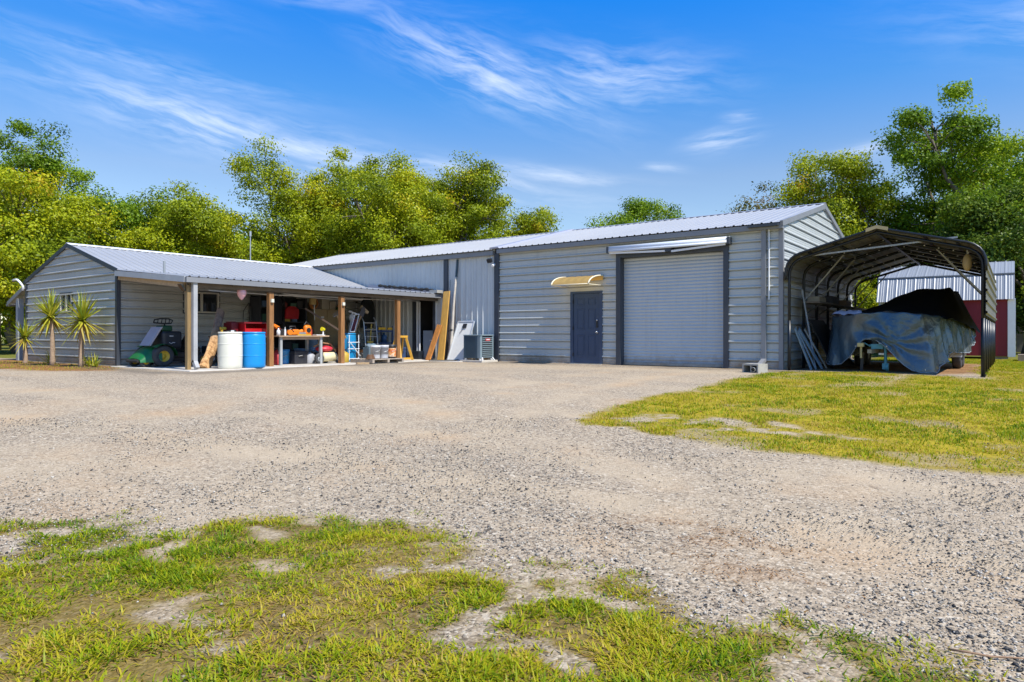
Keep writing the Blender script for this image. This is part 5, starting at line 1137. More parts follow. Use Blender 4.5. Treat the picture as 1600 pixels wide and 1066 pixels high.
damp = np.clip(1-np.abs(polysd(Ug, Vg, [(-19.4, 8.2), (-15.3, 8.2), (-15.3, 17.2), (-4.6, 17.2), (-4.6, 30), (-26, 30), (-26, 8.3)])+.5)/.8, 0, 1)*np.clip((fbm(Ug*1.1, Vg*1.1, 71)-.22)/.3, 0, 1)
def curve_d(pts, off):
    T_ = np.linspace(0, 1, 40); P3 = np.array(pts, float); C3 = np.array([(1-t)**3*P3[0]+3*t*(1-t)**2*P3[1]+3*t*t*(1-t)*P3[2]+t**3*P3[3] for t in T_]); D3 = np.gradient(C3, axis=0); D3 /= np.linalg.norm(D3, axis=1, keepdims=True); C3 = C3+np.stack([D3[:, 1], -D3[:, 0]], 1)*off
    return np.min(np.stack([np.hypot(Ug-a[0], Vg-a[1]) for a in C3]), 0)
track = np.zeros_like(Ug)
for pts in ([(4, 4.2), (-2, 6.2), (-6, 6.4), (-15, 13.5)], [(3, 6.0), (-3, 5.6), (-8, 4.2), (-20, 3.0)], [(-6.8, 17), (-6.8, 12), (-7.5, 8), (-4.2, 3.5)]):
    for off in (-.8, .8): track = np.maximum(track, np.clip(1-curve_d(pts, off)/.34, 0, 1)**.7)
track *= np.clip((fbm(Ug*1.2, Vg*1.2, 81)-.25)/.3, 0, 1); Zg = Zg-.012*track
nu2 = len(us); nv2 = len(vs_)
idx = np.arange(nu2*nv2).reshape(nv2, nu2); fcs = np.stack([idx[:-1, :-1], idx[:-1, 1:], idx[1:, 1:], idx[1:, :-1]], -1).reshape(-1, 4)
m, nt, b = newmat('yard_ground'); tc = nn(nt, 'ShaderNodeTexCoord'); co = tc.outputs['Object']
def at_(n): a = nn(nt, 'ShaderNodeAttribute'); a.attribute_name = n; return a.outputs['Fac']
def noi(scale, det=4., rough=.6, dist=0., vec=None):
    n = nn(nt, 'ShaderNodeTexNoise', Scale=scale, Detail=det, Roughness=rough, Distortion=dist); nt.links.new(vec or co, n.inputs[0]); return n.outputs[0]
def vor(scale, feat='F1'):
    n = nn(nt, 'ShaderNodeTexVoronoi', Scale=scale); n.feature = feat; nt.links.new(co, n.inputs[0]); return n
mp = nn(nt, 'ShaderNodeMapping'); mp.inputs['Rotation'].default_value = (0, 0, math.radians(-25)); mp.inputs['Scale'].default_value = (.16, .75, 1); nt.links.new(co, mp.inputs[0])
tracks = noi(1.0, 3., .5, .6, mp.outputs[0])
big = noi(.45, 5., .62, .4)
sandf = ramp(nt, mth(nt, 'ADD', mth(nt, 'MULTIPLY', big, .5), mth(nt, 'MULTIPLY', tracks, .6)), [(.46, 0.), (.64, 1.)])
sandf = mth(nt, 'ADD', mth(nt, 'MULTIPLY', sandf, .75), mth(nt, 'MULTIPLY', at_('track'), .7), clamp=True)
v1 = vor(62.); v2 = vor(120.); v3 = vor(34.)
GV = [(0, (.03, .027, .026)), (.14, (.09, .075, .065)), (.28, (.26, .205, .15)), (.55, (.38, .30, .22)), (.8, (.49, .405, .31)), (1, (.66, .59, .50))]
sepc = lambda v: (lambda s: (nt.links.new(v.outputs['Color'], s.inputs[0]), s.outputs[0])[1])(nn(nt, 'ShaderNodeSeparateColor'))
g1 = ramp(nt, sepc(v1), GV); g2 = ramp(nt, sepc(v2), GV); g3 = ramp(nt, sepc(v3), GV)
gravel = mixc(nt, .35, g1, g2); gravel = mixc(nt, ramp(nt, noi(9., 2.), [(.5, 0.), (.6, .75)]), gravel, g3)
fine = noi(70., 3., .7)
sand = ramp(nt, fine, [(.3, (.38, .295, .205)), (.7, (.57, .465, .345))])
sandc = mixc(nt, ramp(nt, noi(.9, 4.), [(.5, 0.), (.72, .6)]), sand, (.52, .31, .15))
basec = mixc(nt, mth(nt, 'MULTIPLY', sandf, .74), gravel, sandc)
soil = ramp(nt, noi(26., 5., .7), [(.34, (.05, .034, .012)), (.5, (.15, .10, .035)), (.74, (.36, .28, .17))])
dry = ramp(nt, noi(30., 5., .7), [(.3, (.10, .075, .010)), (.5, (.24, .18, .02)), (.7, (.40, .29, .06))])
soil = mixc(nt, ramp(nt, noi(1.7, 3.), [(.4, 0.), (.6, .4)]), soil, dry)
basec = mixc(nt, ramp(nt, at_('grassy'), [(.12, 0.), (.6, .95)]), basec, soil)
basec = mixc(nt, mth(nt, 'MULTIPLY', at_('lawny'), .85, clamp=True), basec, ramp(nt, noi(22., 4., .7), [(.3, (.20, .16, .010)), (.55, (.42, .33, .015)), (.75, (.54, .40, .05))]))
mulc = ramp(nt, noi(16., 5., .7), [(.3, (.12, .05, .018)), (.55, (.30, .15, .055)), (.75, (.45, .27, .12))])
basec = mixc(nt, at_('mulch'), basec, mulc); basec = mixc(nt, mth(nt, 'MULTIPLY', at_('leafy'), .35), basec, (.27, .13, .05))
basec = mixc(nt, 1., basec, (.96, .94, .87), 'MULTIPLY')
basec = mixc(nt, at_('back'), basec, ramp(nt, noi(4., 5., .7), [(.3, (.10, .085, .02)), (.6, (.17, .18, .03)), (.8, (.28, .22, .08))]))
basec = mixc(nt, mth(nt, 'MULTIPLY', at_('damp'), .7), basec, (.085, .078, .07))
nt.links.new(basec, b.inputs[0]); b.inputs['Roughness'].default_value = .95; b.inputs['Specular IOR Level'].default_value = .15
hgt = mth(nt, 'ADD', mth(nt, 'MULTIPLY', mth(nt, 'SUBTRACT', 1., v1.outputs['Distance']), .6), mth(nt, 'MULTIPLY', fine, .4))
bp = nn(nt, 'ShaderNodeBump', Strength=.55, Distance=.016); nt.links.new(hgt, bp.inputs['Height']); nt.links.new(bp.outputs[0], b.inputs['Normal'])
o = fastmesh('ground', np.stack([Ug, Vg, Zg], -1).reshape(-1, 3), fcs, m, None, True, attr={'grassy': ('POINT', grassy.ravel()), 'track': ('POINT', track.ravel()), 'lawny': ('POINT', lawn_density(Ug, Vg).ravel()), 'mulch': ('POINT', mul.ravel()), 'back': ('POINT', back.ravel()), 'leafy': ('POINT', leafd.ravel()), 'damp': ('POINT', damp.ravel())})
tag(o, kind='structure')
def gh(u, v): return gz(u, v)+.020*(fbm(u*1.3, v*1.3, 41)-.5)+.012*(fbm(u*6, v*6, 42)-.5)

# ---------- colour by attribute
def tintmat(name, stops, trans=.3, rough=.6, gloss=.015):
    m = bpy.data.materials.new(name); m.use_nodes = True; nt = m.node_tree; nt.nodes.clear()
    a = nn(nt, 'ShaderNodeAttribute'); a.attribute_name = 'tint'; c = ramp(nt, a.outputs['Fac'], stops)
    d = nn(nt, 'ShaderNodeBsdfDiffuse'); t = nn(nt, 'ShaderNodeBsdfTranslucent'); gl = nn(nt, 'ShaderNodeBsdfGlossy', Roughness=.45)
    nt.links.new(c, d.inputs[0]); nt.links.new(mixc(nt, .5, c, (1.0, .95, .25), 'MULTIPLY'), t.inputs[0])
    nt.links.new(c, t.inputs[0])
    x = nn(nt, 'ShaderNodeMixShader'); x.inputs[0].default_value = trans; nt.links.new(d.outputs[0], x.inputs[1]); nt.links.new(t.outputs[0], x.inputs[2])
    y = nn(nt, 'ShaderNodeMixShader'); y.inputs[0].default_value = gloss; nt.links.new(x.outputs[0], y.inputs[1]); nt.links.new(gl.outputs[0], y.inputs[2])
    o = nn(nt, 'ShaderNodeOutputMaterial'); nt.links.new(y.outputs[0], o.inputs[0]); return m
# ---------- grass
def blades(P, L, W, az, lean, curl, tint, seg=3):
    """curved strips: P (n,3) roots"""
    n = len(P); d = np.stack([np.cos(az), np.sin(az), np.zeros(n)], 1); sd = np.stack([-np.sin(az), np.cos(az), np.zeros(n)], 1)
    out = np.zeros((n, 2*seg+1, 3)); pos = P.copy(); th = lean.copy()
    for k in range(seg+1):
        w = W*(1-(k/seg)**1.6)*.5
        if k < seg: out[:, 2*k] = pos-sd*w[:, None]; out[:, 2*k+1] = pos+sd*w[:, None]
        else: out[:, 2*k] = pos
        step = (d*np.sin(th)[:, None]+np.array((0, 0, 1.))*np.cos(th)[:, None])*(L/seg)[:, None]; pos = pos+step; th = th+curl/seg
    base = (np.arange(n)*(2*seg+1))[:, None]; F = []
    for k in range(seg-1): F.append(base+np.array([[2*k, 2*k+1, 2*k+3, 2*k+2]]))
    F.append(base+np.array([[2*seg-2, 2*seg-1, 2*seg, 2*seg]]))
    F = np.stack(F, 1).reshape(-1, 4)
    tri = F[:, 2] == F[:, 3]
    Q = F[~tri]; T3 = F[tri][:, :3]
    V_ = out.reshape(-1, 3); tv = np.repeat(tint, 2*seg+1)
    return V_, Q, T3, tv
def strips_obj(name, Vv, Q, T3, tv, mat, parent=None):
    off = ORG.get(parent.name, V(0, 0, 0)) if parent is not None else V(0, 0, 0)
    me = bpy.data.meshes.new(name); Vv = (Vv-off).astype(np.float32); me.vertices.add(len(Vv)); me.vertices.foreach_set('co', Vv.ravel())
    nq, ntr = len(Q), len(T3); me.loops.add(nq*4+ntr*3); me.loops.foreach_set('vertex_index', np.concatenate([Q.ravel(), T3.ravel()]).astype(np.int32))
    me.polygons.add(nq+ntr); me.polygons.foreach_set('loop_start', np.concatenate([np.arange(nq)*4, nq*4+np.arange(ntr)*3]).astype(np.int32))
    me.polygons.foreach_set('loop_total', np.concatenate([np.full(nq, 4), np.full(ntr, 3)]).astype(np.int32)); me.update(calc_edges=True)
    a = me.attributes.new('tint', 'FLOAT', 'POINT'); a.data.foreach_set('value', tv.astype(np.float32)); me.materials.append(mat)
    o = bpy.data.objects.new(name, me); link(o, parent); ORG[o.name] = off; return o
GRASS = tintmat('grass_blade', [(0, (.28, .16, .05)), (.20, (.52, .36, .11)), (.34, (.52, .41, .03)), (.56, (.40, .40, .010)), (.78, (.24, .33, .008)), (1, (.08, .17, .006))], .42, gloss=.012)
def scatter_grass(name, label, box, dfun, n, Lr, Wr, tuft, seed, dryf, flat, lean_tufts=False):
    r = np.random.default_rng(seed); nt0 = int((box[1]-box[0])*(box[3]-box[2])/tuft**2*1.3); per = max(1, n//nt0)
    TU = r.uniform(box[0], box[1], nt0); TV = r.uniform(box[2], box[3], nt0); ti = r.integers(0, nt0, n); TW = r.uniform(.3, 1., nt0)
    # blades gather in tufts
    tu, tv_ = TU[ti], TV[ti]; u2 = tu+r.normal(0, tuft*.55, n); v2 = tv_+r.normal(0, tuft*.55, n)
    d = dfun(u2, v2); cl = np.where(TW[ti] > .50, 1., .30) if lean_tufts else TW[ti]
    keep = r.uniform(0, 1, n) < d*cl; u, v, tu, tv_, d = u2[keep], v2[keep], tu[keep], tv_[keep], d[keep]; k = len(u)
    az = np.arctan2(v-tv_, u-tu)+r.normal(0, .9, k); vig = np.clip(.55+.9*(fbm(u*1.9, v*1.9, seed+5)-.5)+.3*d, .35, 1.3)*(np.where(TW[ti][keep] > .55, .5+.55*(TW[ti][keep]-.3)/.7, .42) if lean_tufts else 1)
    L = r.uniform(*Lr, k)*vig; W = r.uniform(*Wr, k)
    tint = np.clip(.60+.8*(fbm(u*1.6, v*1.6, seed+1)-.5)+.5*(TW[ti][keep]-.7)+r.normal(0, .17, k), .25, 1)
    dr = r.uniform(0, 1, k) < dryf*(1.5-fbm(u*2.2, v*2.2, seed+2)*1.6); tint = np.where(dr, r.uniform(0, .22, k), tint)
    lean = np.abs(r.normal(.35, .3, k))+np.where(dr, .6, 0)+flat; curl = r.uniform(.2, 1.5, k)
    P = np.stack([u, v, gh(u, v)-.004], 1)
    o = strips_obj(name, *blades(P, L, W, az, lean, curl, tint), GRASS); tag(o, label, 'grass', kind='stuff'); return o
scatter_grass('grass', 'yellow-green clumped grass at the near edge of the gravel yard', (-5.7, .4, .3, 3.6), fg_density, 460000, (.03, .095), (.0045, .010), .10, 1, .54, .5, True)
scatter_grass('grass', 'yellow-green lawn in front of the carport', (-4.9, 4, 7, 29), lawn_density, 620000, (.03, .07), (.007, .014), .11, 2, .30, .05)
# thin mulch-bed weeds
scatter_grass('grass', 'sparse dry weeds in the mulch bed along the shed gable', (-26, -17, 5.6, 8.4), lambda u, v: .55*dens(u, v, MULCH, .5, .3, 1.5, 51), 16000, (.03, .10), (.008, .016), .15, 3, .85, .2)
# ---------- loose stones close to the camera
r = np.random.default_rng(5); n = 120000; s_ = 2.3+6.7*r.uniform(0, 1, n)**1.25; t_ = r.uniform(-.80, .80, n); X_ = t_*s_; u = .8045*X_-.594*s_; v = .594*X_+.8045*s_
dg = np.maximum(dens(u, v, FG, .34, .24, 3.6, 11)*.985, lawn_density(u, v)); pat = np.clip((fbm(u*.8, v*.8, 77)-.36)/.22, .06, 1); keep = r.uniform(0, 1, n) < (1-dg)*pat; u, v = u[keep], v[keep]; n = len(u)
rad = r.lognormal(math.log(.0046), .42, n).clip(.0024, .015)
oct_ = np.array([(1, 0, 0), (-1, 0, 0), (0, 1, 0), (0, -1, 0), (0, 0, 1), (0, 0, -1.)]); of = np.array([(0, 2, 4), (2, 1, 4), (1, 3, 4), (3, 0, 4), (2, 0, 5), (1, 2, 5), (3, 1, 5), (0, 3, 5)])
a = r.uniform(0, 6.28, n); ca, sa = np.cos(a), np.sin(a); pts = oct_[None]*r.uniform(.6, 1.35, (n, 6, 1)); pts = pts*rad[:, None, None]*np.array((1.15, .85, .6)); pts = pts+r.normal(0, .14, (n, 6, 3))*rad[:, None, None]
x = pts[..., 0]*ca[:, None]-pts[..., 1]*sa[:, None]; y = pts[..., 0]*sa[:, None]+pts[..., 1]*ca[:, None]
VV = np.stack([x+u[:, None], y+v[:, None], pts[..., 2]+(gh(u, v)+rad*.22)[:, None]], -1).reshape(-1, 3); FF = (np.arange(n)*6)[:, None, None]+of[None]
STONE = tintmat('loose_stone', [(0, (.03, .030, .032)), (.35, (.10, .096, .09)), (.6, (.28, .25, .205)), (.85, (.46, .41, .34)), (1, (.56, .52, .45))], .0, .8, .02)
tag(strips_obj('gravel', VV, np.zeros((0, 4), int), FF.reshape(-1, 3), np.repeat(r.uniform(0, 1, n), 6), STONE), 'loose grey and white stones strewn over the sandy yard', 'gravel', kind='stuff')
# dry leaf litter drifts
n = 1300; r = np.random.default_rng(15); u = np.concatenate([r.normal(-1.6, .45, n//2), r.normal(-1.15, .3, n//4), r.uniform(-5, 0, n//4)]); v = np.concatenate([r.normal(4.2, .18, n//2), r.normal(3.7, .15, n//4), r.uniform(1.2, 5.5, n//4)]); n = len(u)
kp = fbm(u*5, v*5, 61) > .47; u, v = u[kp], v[kp]; n = len(u)
P = np.stack([u, v, gh(u, v)+.006], 1); tag(strips_obj('leaf_litter', *blades(P, r.uniform(.012, .04, n), r.uniform(.004, .009, n), r.uniform(0, 6.28, n), r.uniform(1.45, 1.57, n), r.uniform(-.1, .12, n), r.uniform(0, 1, n)), tintmat('dry_leaf', [(0, (.14, .06, .02)), (1, (.36, .20, .08))], .2)), 'brown dry leaf litter drifted on the gravel near the grass', 'leaf litter', kind='stuff')

# ================= trees
BARK = M('tree_bark', (.16, .13, .10), .9, 0, .35, 4, .6, 18, stretch=(2, 2, .6)); BARKD = M('tree_bark_dark', (.07, .055, .045), .9, 0, .35, 4, .6, 18)
def leafstops(k):
    return {'oak': [(0, (.08, .12, .010)), (.35, (.23, .29, .010)), (.65, (.38, .42, .010)), (.88, (.54, .50, .012)), (1, (.46, .30, .02))],
            'green': [(0, (.045, .09, .010)), (.4, (.15, .25, .010)), (.7, (.28, .39, .012)), (1, (.44, .49, .015))],
            'dark': [(0, (.025, .05, .010)), (.4, (.07, .12, .012)), (.75, (.14, .21, .016)), (1, (.26, .30, .02))],
            'pine': [(0, (.05, .08, .012)), (.5, (.13, .19, .015)), (1, (.24, .28, .02))],
            'sparse': [(0, (.06, .07, .016)), (.5, (.16, .16, .03)), (.85, (.26, .20, .06)), (1, (.28, .12, .06))]}[k]
LEAF = {k: tintmat('leaf_'+k, leafstops(k), .36) for k in ('oak', 'green', 'dark', 'pine', 'sparse')}
def leafcards(C, r, L, W, out=None):
    """leaf-sized diamonds; leaves of a clump face outwards and up, as they do towards the light"""
    n = len(C); nn_ = r.normal(0, .5, (n, 3))+np.array((0, 0, .45))
    if out is not None: nn_ = nn_+out*.85
    nn_ /= (np.linalg.norm(nn_, axis=1, keepdims=True)+1e-9)
    d = np.cross(nn_, r.normal(0, 1, (n, 3))); d /= (np.linalg.norm(d, axis=1, keepdims=True)+1e-9); s_ = np.cross(nn_, d)
    l = r.uniform(.6, 1.4, n)[:, None]*L; w = r.uniform(.7, 1.3, n)[:, None]*W
    return np.stack([C-d*l*.5, C+s_*w*.5, C+d*l*.5, C-s_*w*.5], 1).reshape(-1, 3)
def tree(name, label, cat, x, y, h, w, base, kind, nlobe, nclump, nleaf, seed, leafL=.20, leafW=.11, trunk=.22, group=None, sig=.42, bark=None, shape='round', lean=(0, 0), fork=.35):
    nleaf = int(nleaf*(2.7 if kind != 'sparse' else 1.2)); nclump = int(nclump*1.6); leafL *= .68; leafW *= .80
    r = np.random.default_rng(seed); t = thing(name, label, cat, (x, y, 0), group); hw = w/2; ch = h-base; mid = base+ch*.5
    top = np.array((x+lean[0], y+lean[1], base+ch*.55))
    # lobes: uneven masses inside the crown's outline
    lob = []
    for k in range(nlobe):
        for _ in range(30):
            p = r.normal(0, 1, 3); p /= (np.sum(np.abs(p)**2.8))**(1/2.8); p *= r.uniform(.3, .80)
            p /= max(1., np.linalg.norm(p)/.82)
            if shape == 'cone': p[:2] *= max(.15, (1-(p[2]+1)/2)*1.25)
            if all(np.linalg.norm(p-q0) > .95/nlobe**.5 for q0, _ in lob): break
        lob.append((p, r.uniform(.27, .43) if shape != 'cone' else r.uniform(.16, .26)))
    P_ = np.array([p for p, _ in lob]); R_ = np.array([q_ for _, q_ in lob])       # no mass floats free of its neighbours
    for _ in range(6):
        for i in range(len(lob)):
            dd_ = np.linalg.norm(P_-P_[i], axis=1); dd_[i] = 9; near = np.argsort(dd_)[:2]; tgt = P_[near].mean(0)
            lim = .62*(R_[i]+R_[near[0]])
            if dd_[near].mean() > lim: P_[i] = tgt+(P_[i]-tgt)*lim/dd_[near].mean()
    lob = list(zip(P_, R_))
    LC = np.array([(x+lean[0]+p[0]*hw, y+lean[1]+p[1]*hw, mid+p[2]*ch*.56) for p, _ in lob]); LR = np.array([q_ for _, q_ in lob])
    br = MB(); z0 = max(.8, base+ch*fork*.4)
    tr = [(x, y, -.1), (x+.04*w*r.normal(), y+.04*w*r.normal(), z0*.5), (x+lean[0]*.4, y+lean[1]*.4, z0), tuple((np.array((x+lean[0]*.4, y+lean[1]*.4, z0))+top)/2+r.normal(0, .1, 3)), tuple(top)]
    br.tube(tr, [trunk*1.25, trunk, trunk*.85, trunk*.55, trunk*.25], 9)
    CC = []; TT = []; LOBE = []
    per = max(1, nclump//nlobe)
    for k in range(nlobe):
        f = r.uniform(.1, .9); st = np.array(tr[2])*(1-f)+np.array(tr[4])*f; e = LC[k]; md = (st+e)/2+np.array((0, 0, -.06*w))*r.uniform(-.5, 1)+r.normal(0, .04*w, 3)
        R0 = trunk*.45*(1-f*.5); br.tube([st, md, e], [R0, R0*.65, R0*.3], 6)
        for c in range(per):
            p = r.normal(0, 1, 3); p /= np.linalg.norm(p); p *= r.uniform(.45, 1.)**.6; q_ = e+p*LR[k]*np.array((hw*1.12, hw*1.12, min(ch*.42, hw*1.1)))
            if c % 2 == 0: m2 = (e+q_)/2+r.normal(0, .05*w*.5, 3); br.tube([e*.75+md*.25, m2, q_], [R0*.3, R0*.18, .008], 4)
            CC.append(q_); TT.append(r.normal(0, .13)); LOBE.append(k)
    CC = np.array(CC); nc = len(CC); wts = r.uniform(.3, 1.7, nc); ci = r.choice(nc, nleaf, p=wts/wts.sum())
    sg2 = sig*r.uniform(.7, 1.3, nc); off = np.clip(r.normal(0, 1, (nleaf, 3)), -1.7, 1.7)*sg2[ci][:, None]*np.array((1, 1, .62)); C = CC[ci]+off
    C[:, 2] = np.maximum(C[:, 2], .25)
    tint = np.clip(.5+np.array(TT)[ci]+np.array([r.normal(0, .10) for _ in range(nlobe)])[np.array(LOBE)[ci]]+r.normal(0, .11, nleaf), 0, 1)
    br.build('trunk', bark or BARK, t, True)
    Vv = leafcards(C, r, leafL, leafW, off/(np.linalg.norm(off, axis=1, keepdims=True)+1e-9)); F = np.arange(nleaf*4).reshape(-1, 4)
    strips_obj('crown', Vv, F, np.zeros((0, 3), int), np.repeat(tint, 4), LEAF[kind], t)
    return t
TR = 'trees rising behind the buildings'
L_ = [
 ('oak_tree', 'tall olive-green oak at the edge of the yard, highest beyond the lean-to', -46.0, 13.6, 12.4, 8.5, 3.5, 'green', 13, 110, 21000, 101, {}),
 ('oak_tree', 'broad yellow-green oak crown just above the shed gable peak', -37.5, 12.0, 8.6, 10.5, 1.0, 'oak', 16, 170, 34000, 102, {}),
 ('oak_tree', 'dense yellow-green oak filling in behind the lean-to post', -38.0, 8.5, 8.0, 8.0, .6, 'oak', 13, 110, 23000, 103, {}),
 ('oak_tree', 'mid-height oak between the gable peak and the thin pines', -41.0, 18.5, 9.4, 7.6, 1.5, 'green', 11, 100, 19000, 104, {}),
 ('pine_tree', 'slim dark green pine farther from the big oaks behind the shed roof', -47.0, 22.4, 10.6, 4.4, 2.0, 'pine', 12, 80, 11000, 105, dict(shape='cone', leafL=.30, leafW=.05, sig=.36)),
 ('pine_tree', 'slim pine standing nearest the big oaks behind the shed roof', -44.6, 23.9, 10.3, 4.0, 2.0, 'pine', 12, 80, 10500, 106, dict(shape='cone', leafL=.30, leafW=.05, sig=.36)),
 ('oak_tree', 'low round oak behind the aerial mast', -36.4, 20.3, 9.2, 8.4, 1.2, 'oak', 13, 130, 26000, 107, {}),
 ('oak_tree', 'large spreading oak, first and tallest of the three behind the long roof', -35.6, 26.4, 12.2, 9.6, 2.0, 'oak', 20, 170, 30000, 108, dict(trunk=.34)),
 ('oak_tree', 'large golden-green oak in the middle of the three behind the long roof', -31.2, 29.0, 11.7, 10.4, 2.2, 'oak', 21, 180, 33000, 109, dict(trunk=.34)),
 ('oak_tree', 'spreading oak nearest the garage ridge of the three behind the long roof', -28.4, 32.8, 11.7, 9.0, 2.2, 'oak', 18, 150, 26000, 110, dict(trunk=.3)),
 ('oak_tree', 'lower bright green oak just beyond the roof joint', -25.9, 37.6, 9.5, 6.6, 2.2, 'oak', 11, 90, 15000, 111, {}),
 ('oak_tree', 'small green treetop peeping over the roof joint gap', -25.0, 43.0, 8.5, 4.0, 3, 'green', 7, 40, 6000, 112, {}),
 ('oak_tree', 'rounded green tree peeping above the middle of the garage ridge', -20.2, 42.4, 11.3, 8.4, 3.0, 'green', 13, 110, 19000, 113, {}),
 ('thin_tree', 'thin half-bare tree with reddish tips above the garage gable', -11.8, 41.0, 10.4, 6.4, 4.5, 'sparse', 14, 60, 3600, 114, dict(sig=.35, trunk=.16)),
 ('oak_tree', 'yellow-green tree between the garage gable and the carport peak', -7.8, 40.5, 11.6, 7.2, 2.0, 'oak', 16, 110, 19000, 115, {}),
 ('oak_tree', 'biggest tree, dark green, towering over the carport and red barn', -.9, 41.5, 13.5, 11.6, 1.2, 'green', 28, 240, 46000, 116, dict(trunk=.4, leafL=.22)),
 ('oak_tree', 'tall dark tree beyond the red barn, cut by the picture edge', 1.0, 47.5, 13.8, 9.5, 1.0, 'green', 16, 150, 28000, 117, dict(trunk=.3)),
 ('oak_tree', 'dark leafy tree close behind the red barn roof', .4, 37.5, 7.6, 7.6, .8, 'dark', 12, 120, 24000, 118, {}),
 ('oak_tree', 'shaded tree beyond the carport between the thin tree and the red barn', -6.0, 44.0, 9.0, 7.0, 1.2, 'green', 10, 90, 16000, 119, {}),
 ('oak_tree', 'tall oak rising between the first and middle large oaks', -34.9, 28.9, 12.0, 8.4, 1.6, 'oak', 16, 140, 24000, 131, {}),
 ('oak_tree', 'tall oak rising between the middle large oak and the one nearest the garage ridge', -31.3, 32.8, 12.1, 8.6, 1.6, 'oak', 16, 140, 24000, 132, {}),
 ('oak_tree', 'low dense oak filling the gap behind the first and middle large oaks', -36.5, 33.5, 10.6, 9.0, .8, 'oak', 14, 130, 24000, 121, {}),
 ('oak_tree', 'low dense oak filling in behind the roof joint end of the large oaks', -31.5, 38.5, 10.2, 9.0, .8, 'oak', 14, 130, 22000, 122, {}),
 ('young_tree', 'small bright leafy tree seen through the rear of the carport', -5.9, 36.0, 3.6, 2.4, .5, 'oak', 7, 40, 5200, 120, dict(leafL=.13, leafW=.08, sig=.25, trunk=.07)),
]
for (n_, lb_2, x, y, h, w, ba, kd, nl, ncl, nlf, sd_, kw) in L_:
    tree(n_, lb_2, 'tree', x, y, h, w, ba, kd, nl, ncl, nlf, sd_, **kw)
# far wood: one mass of leaves behind everything
r = np.random.default_rng(400); n = 150000; az = r.uniform(math.radians(-135), math.radians(35), n); dd = r.uniform(62, 78, n); hh = 7.5+3.4*fbm(az*14, az*3, 91)
zz = hh*r.uniform(0, 1, n)**.7+r.normal(0, .3, n); C = np.stack([np.sin(az)*dd, np.cos(az)*dd, np.maximum(zz, .2)], 1)
tag(strips_obj('far_wood', leafcards(C, r, .62, .36), np.arange(n*4).reshape(-1, 4), np.zeros((0, 3), int), np.repeat(np.clip(.45+.6*(fbm(C[:, 0]*.3, C[:, 1]*.3, 92)-.5)+r.normal(0, .15, n), 0, 1), 4), LEAF['green']), 'continuous far wood closing the horizon behind the trees', 'wood', kind='stuff')
# ================= yucca palms by the gable
YL = tintmat('yucca_leaf', [(0, (.34, .22, .06)), (.25, (.50, .43, .05)), (.55, (.42, .42, .03)), (.8, (.22, .30, .025)), (1, (.09, .16, .02))], .35, .5, .03)
def rosette(C, n, L, r, lo=-.95, W=.058):
    az = r.uniform(0, 6.28, n); e = r.uniform(lo, 1.45, n); lean = math.pi/2-e; Ln = L*r.uniform(.75, 1.1, n)
    tint = np.clip(.62+r.normal(0, .16, n)-np.clip(-e, 0, 1)*.5, 0, 1)
    return blades(np.array(C)[None]+r.normal(0, .025, (n, 3)), Ln, np.full(n, W)*r.uniform(.8, 1.15, n), az, lean, r.uniform(.0, .35, n), tint, 4)
def yucca(label, x, y, h, n, L, seed, bend):
    r = np.random.default_rng(seed); t = thing('yucca_palm', label, 'yucca', (x, y, 0), 'yucca palms in the mulch bed')
    P = [(x+bend*math.sin(k*2.1)*.6-bend*k, y, -.05+h*k) for k in np.linspace(0, 1, 9)]
    mb = MB(); mb.tube(P, [.072-.028*k+.007*(i % 2) for i, k in enumerate(np.linspace(0, 1, 9))], 10); mb.build('trunk', M('yucca_bark', (.34, .24, .16), .9, 0, .3, 8, .5, 25), t, True)
    strips_obj('crown', *rosette((P[-1][0], P[-1][1], P[-1][2]+.02), n, L, r), YL, t)
    return t
yucca('tallest yucca palm with a wide drooping crown, middle of the three by the gable', -21.75, 7.75, 1.40, 150, .86, 1, .20)
yucca('yucca palm with pale lit trunk standing before the gable window', -20.25, 7.9, 1.26, 140, .86, 2, -.14)
yucca('small low yucca palm beside the lean-to post', -23.9, 7.8, .80, 100, .66, 3, .12)
for k, (x, y, lb_3, L) in enumerate(((-22.25, 7.85, 'young spiky sucker at the foot of the tallest yucca palm', .5), (-20.65, 8.1, 'young spiky sucker just beside the pale yucca trunk', .42), (-19.95, 8.0, 'small sucker on the shed corner side of the pale yucca trunk', .34), (-19.55, 7.95, 'lowest spiky seedling nearest the shed corner trim', .36))):
    r = np.random.default_rng(60+k); t = thing('yucca_sucker', lb_3, 'plant', (x, y, 0), 'young yucca suckers in the mulch bed'); strips_obj('leaves', *rosette((x, y, .03), 26, L, r, .15, .032), YL, t)
    mb = MB(); mb.cyl((x, y, -.03), (x, y, .06), .03, .015, 7); mb.build('stem', M('yucca_bark'), t)
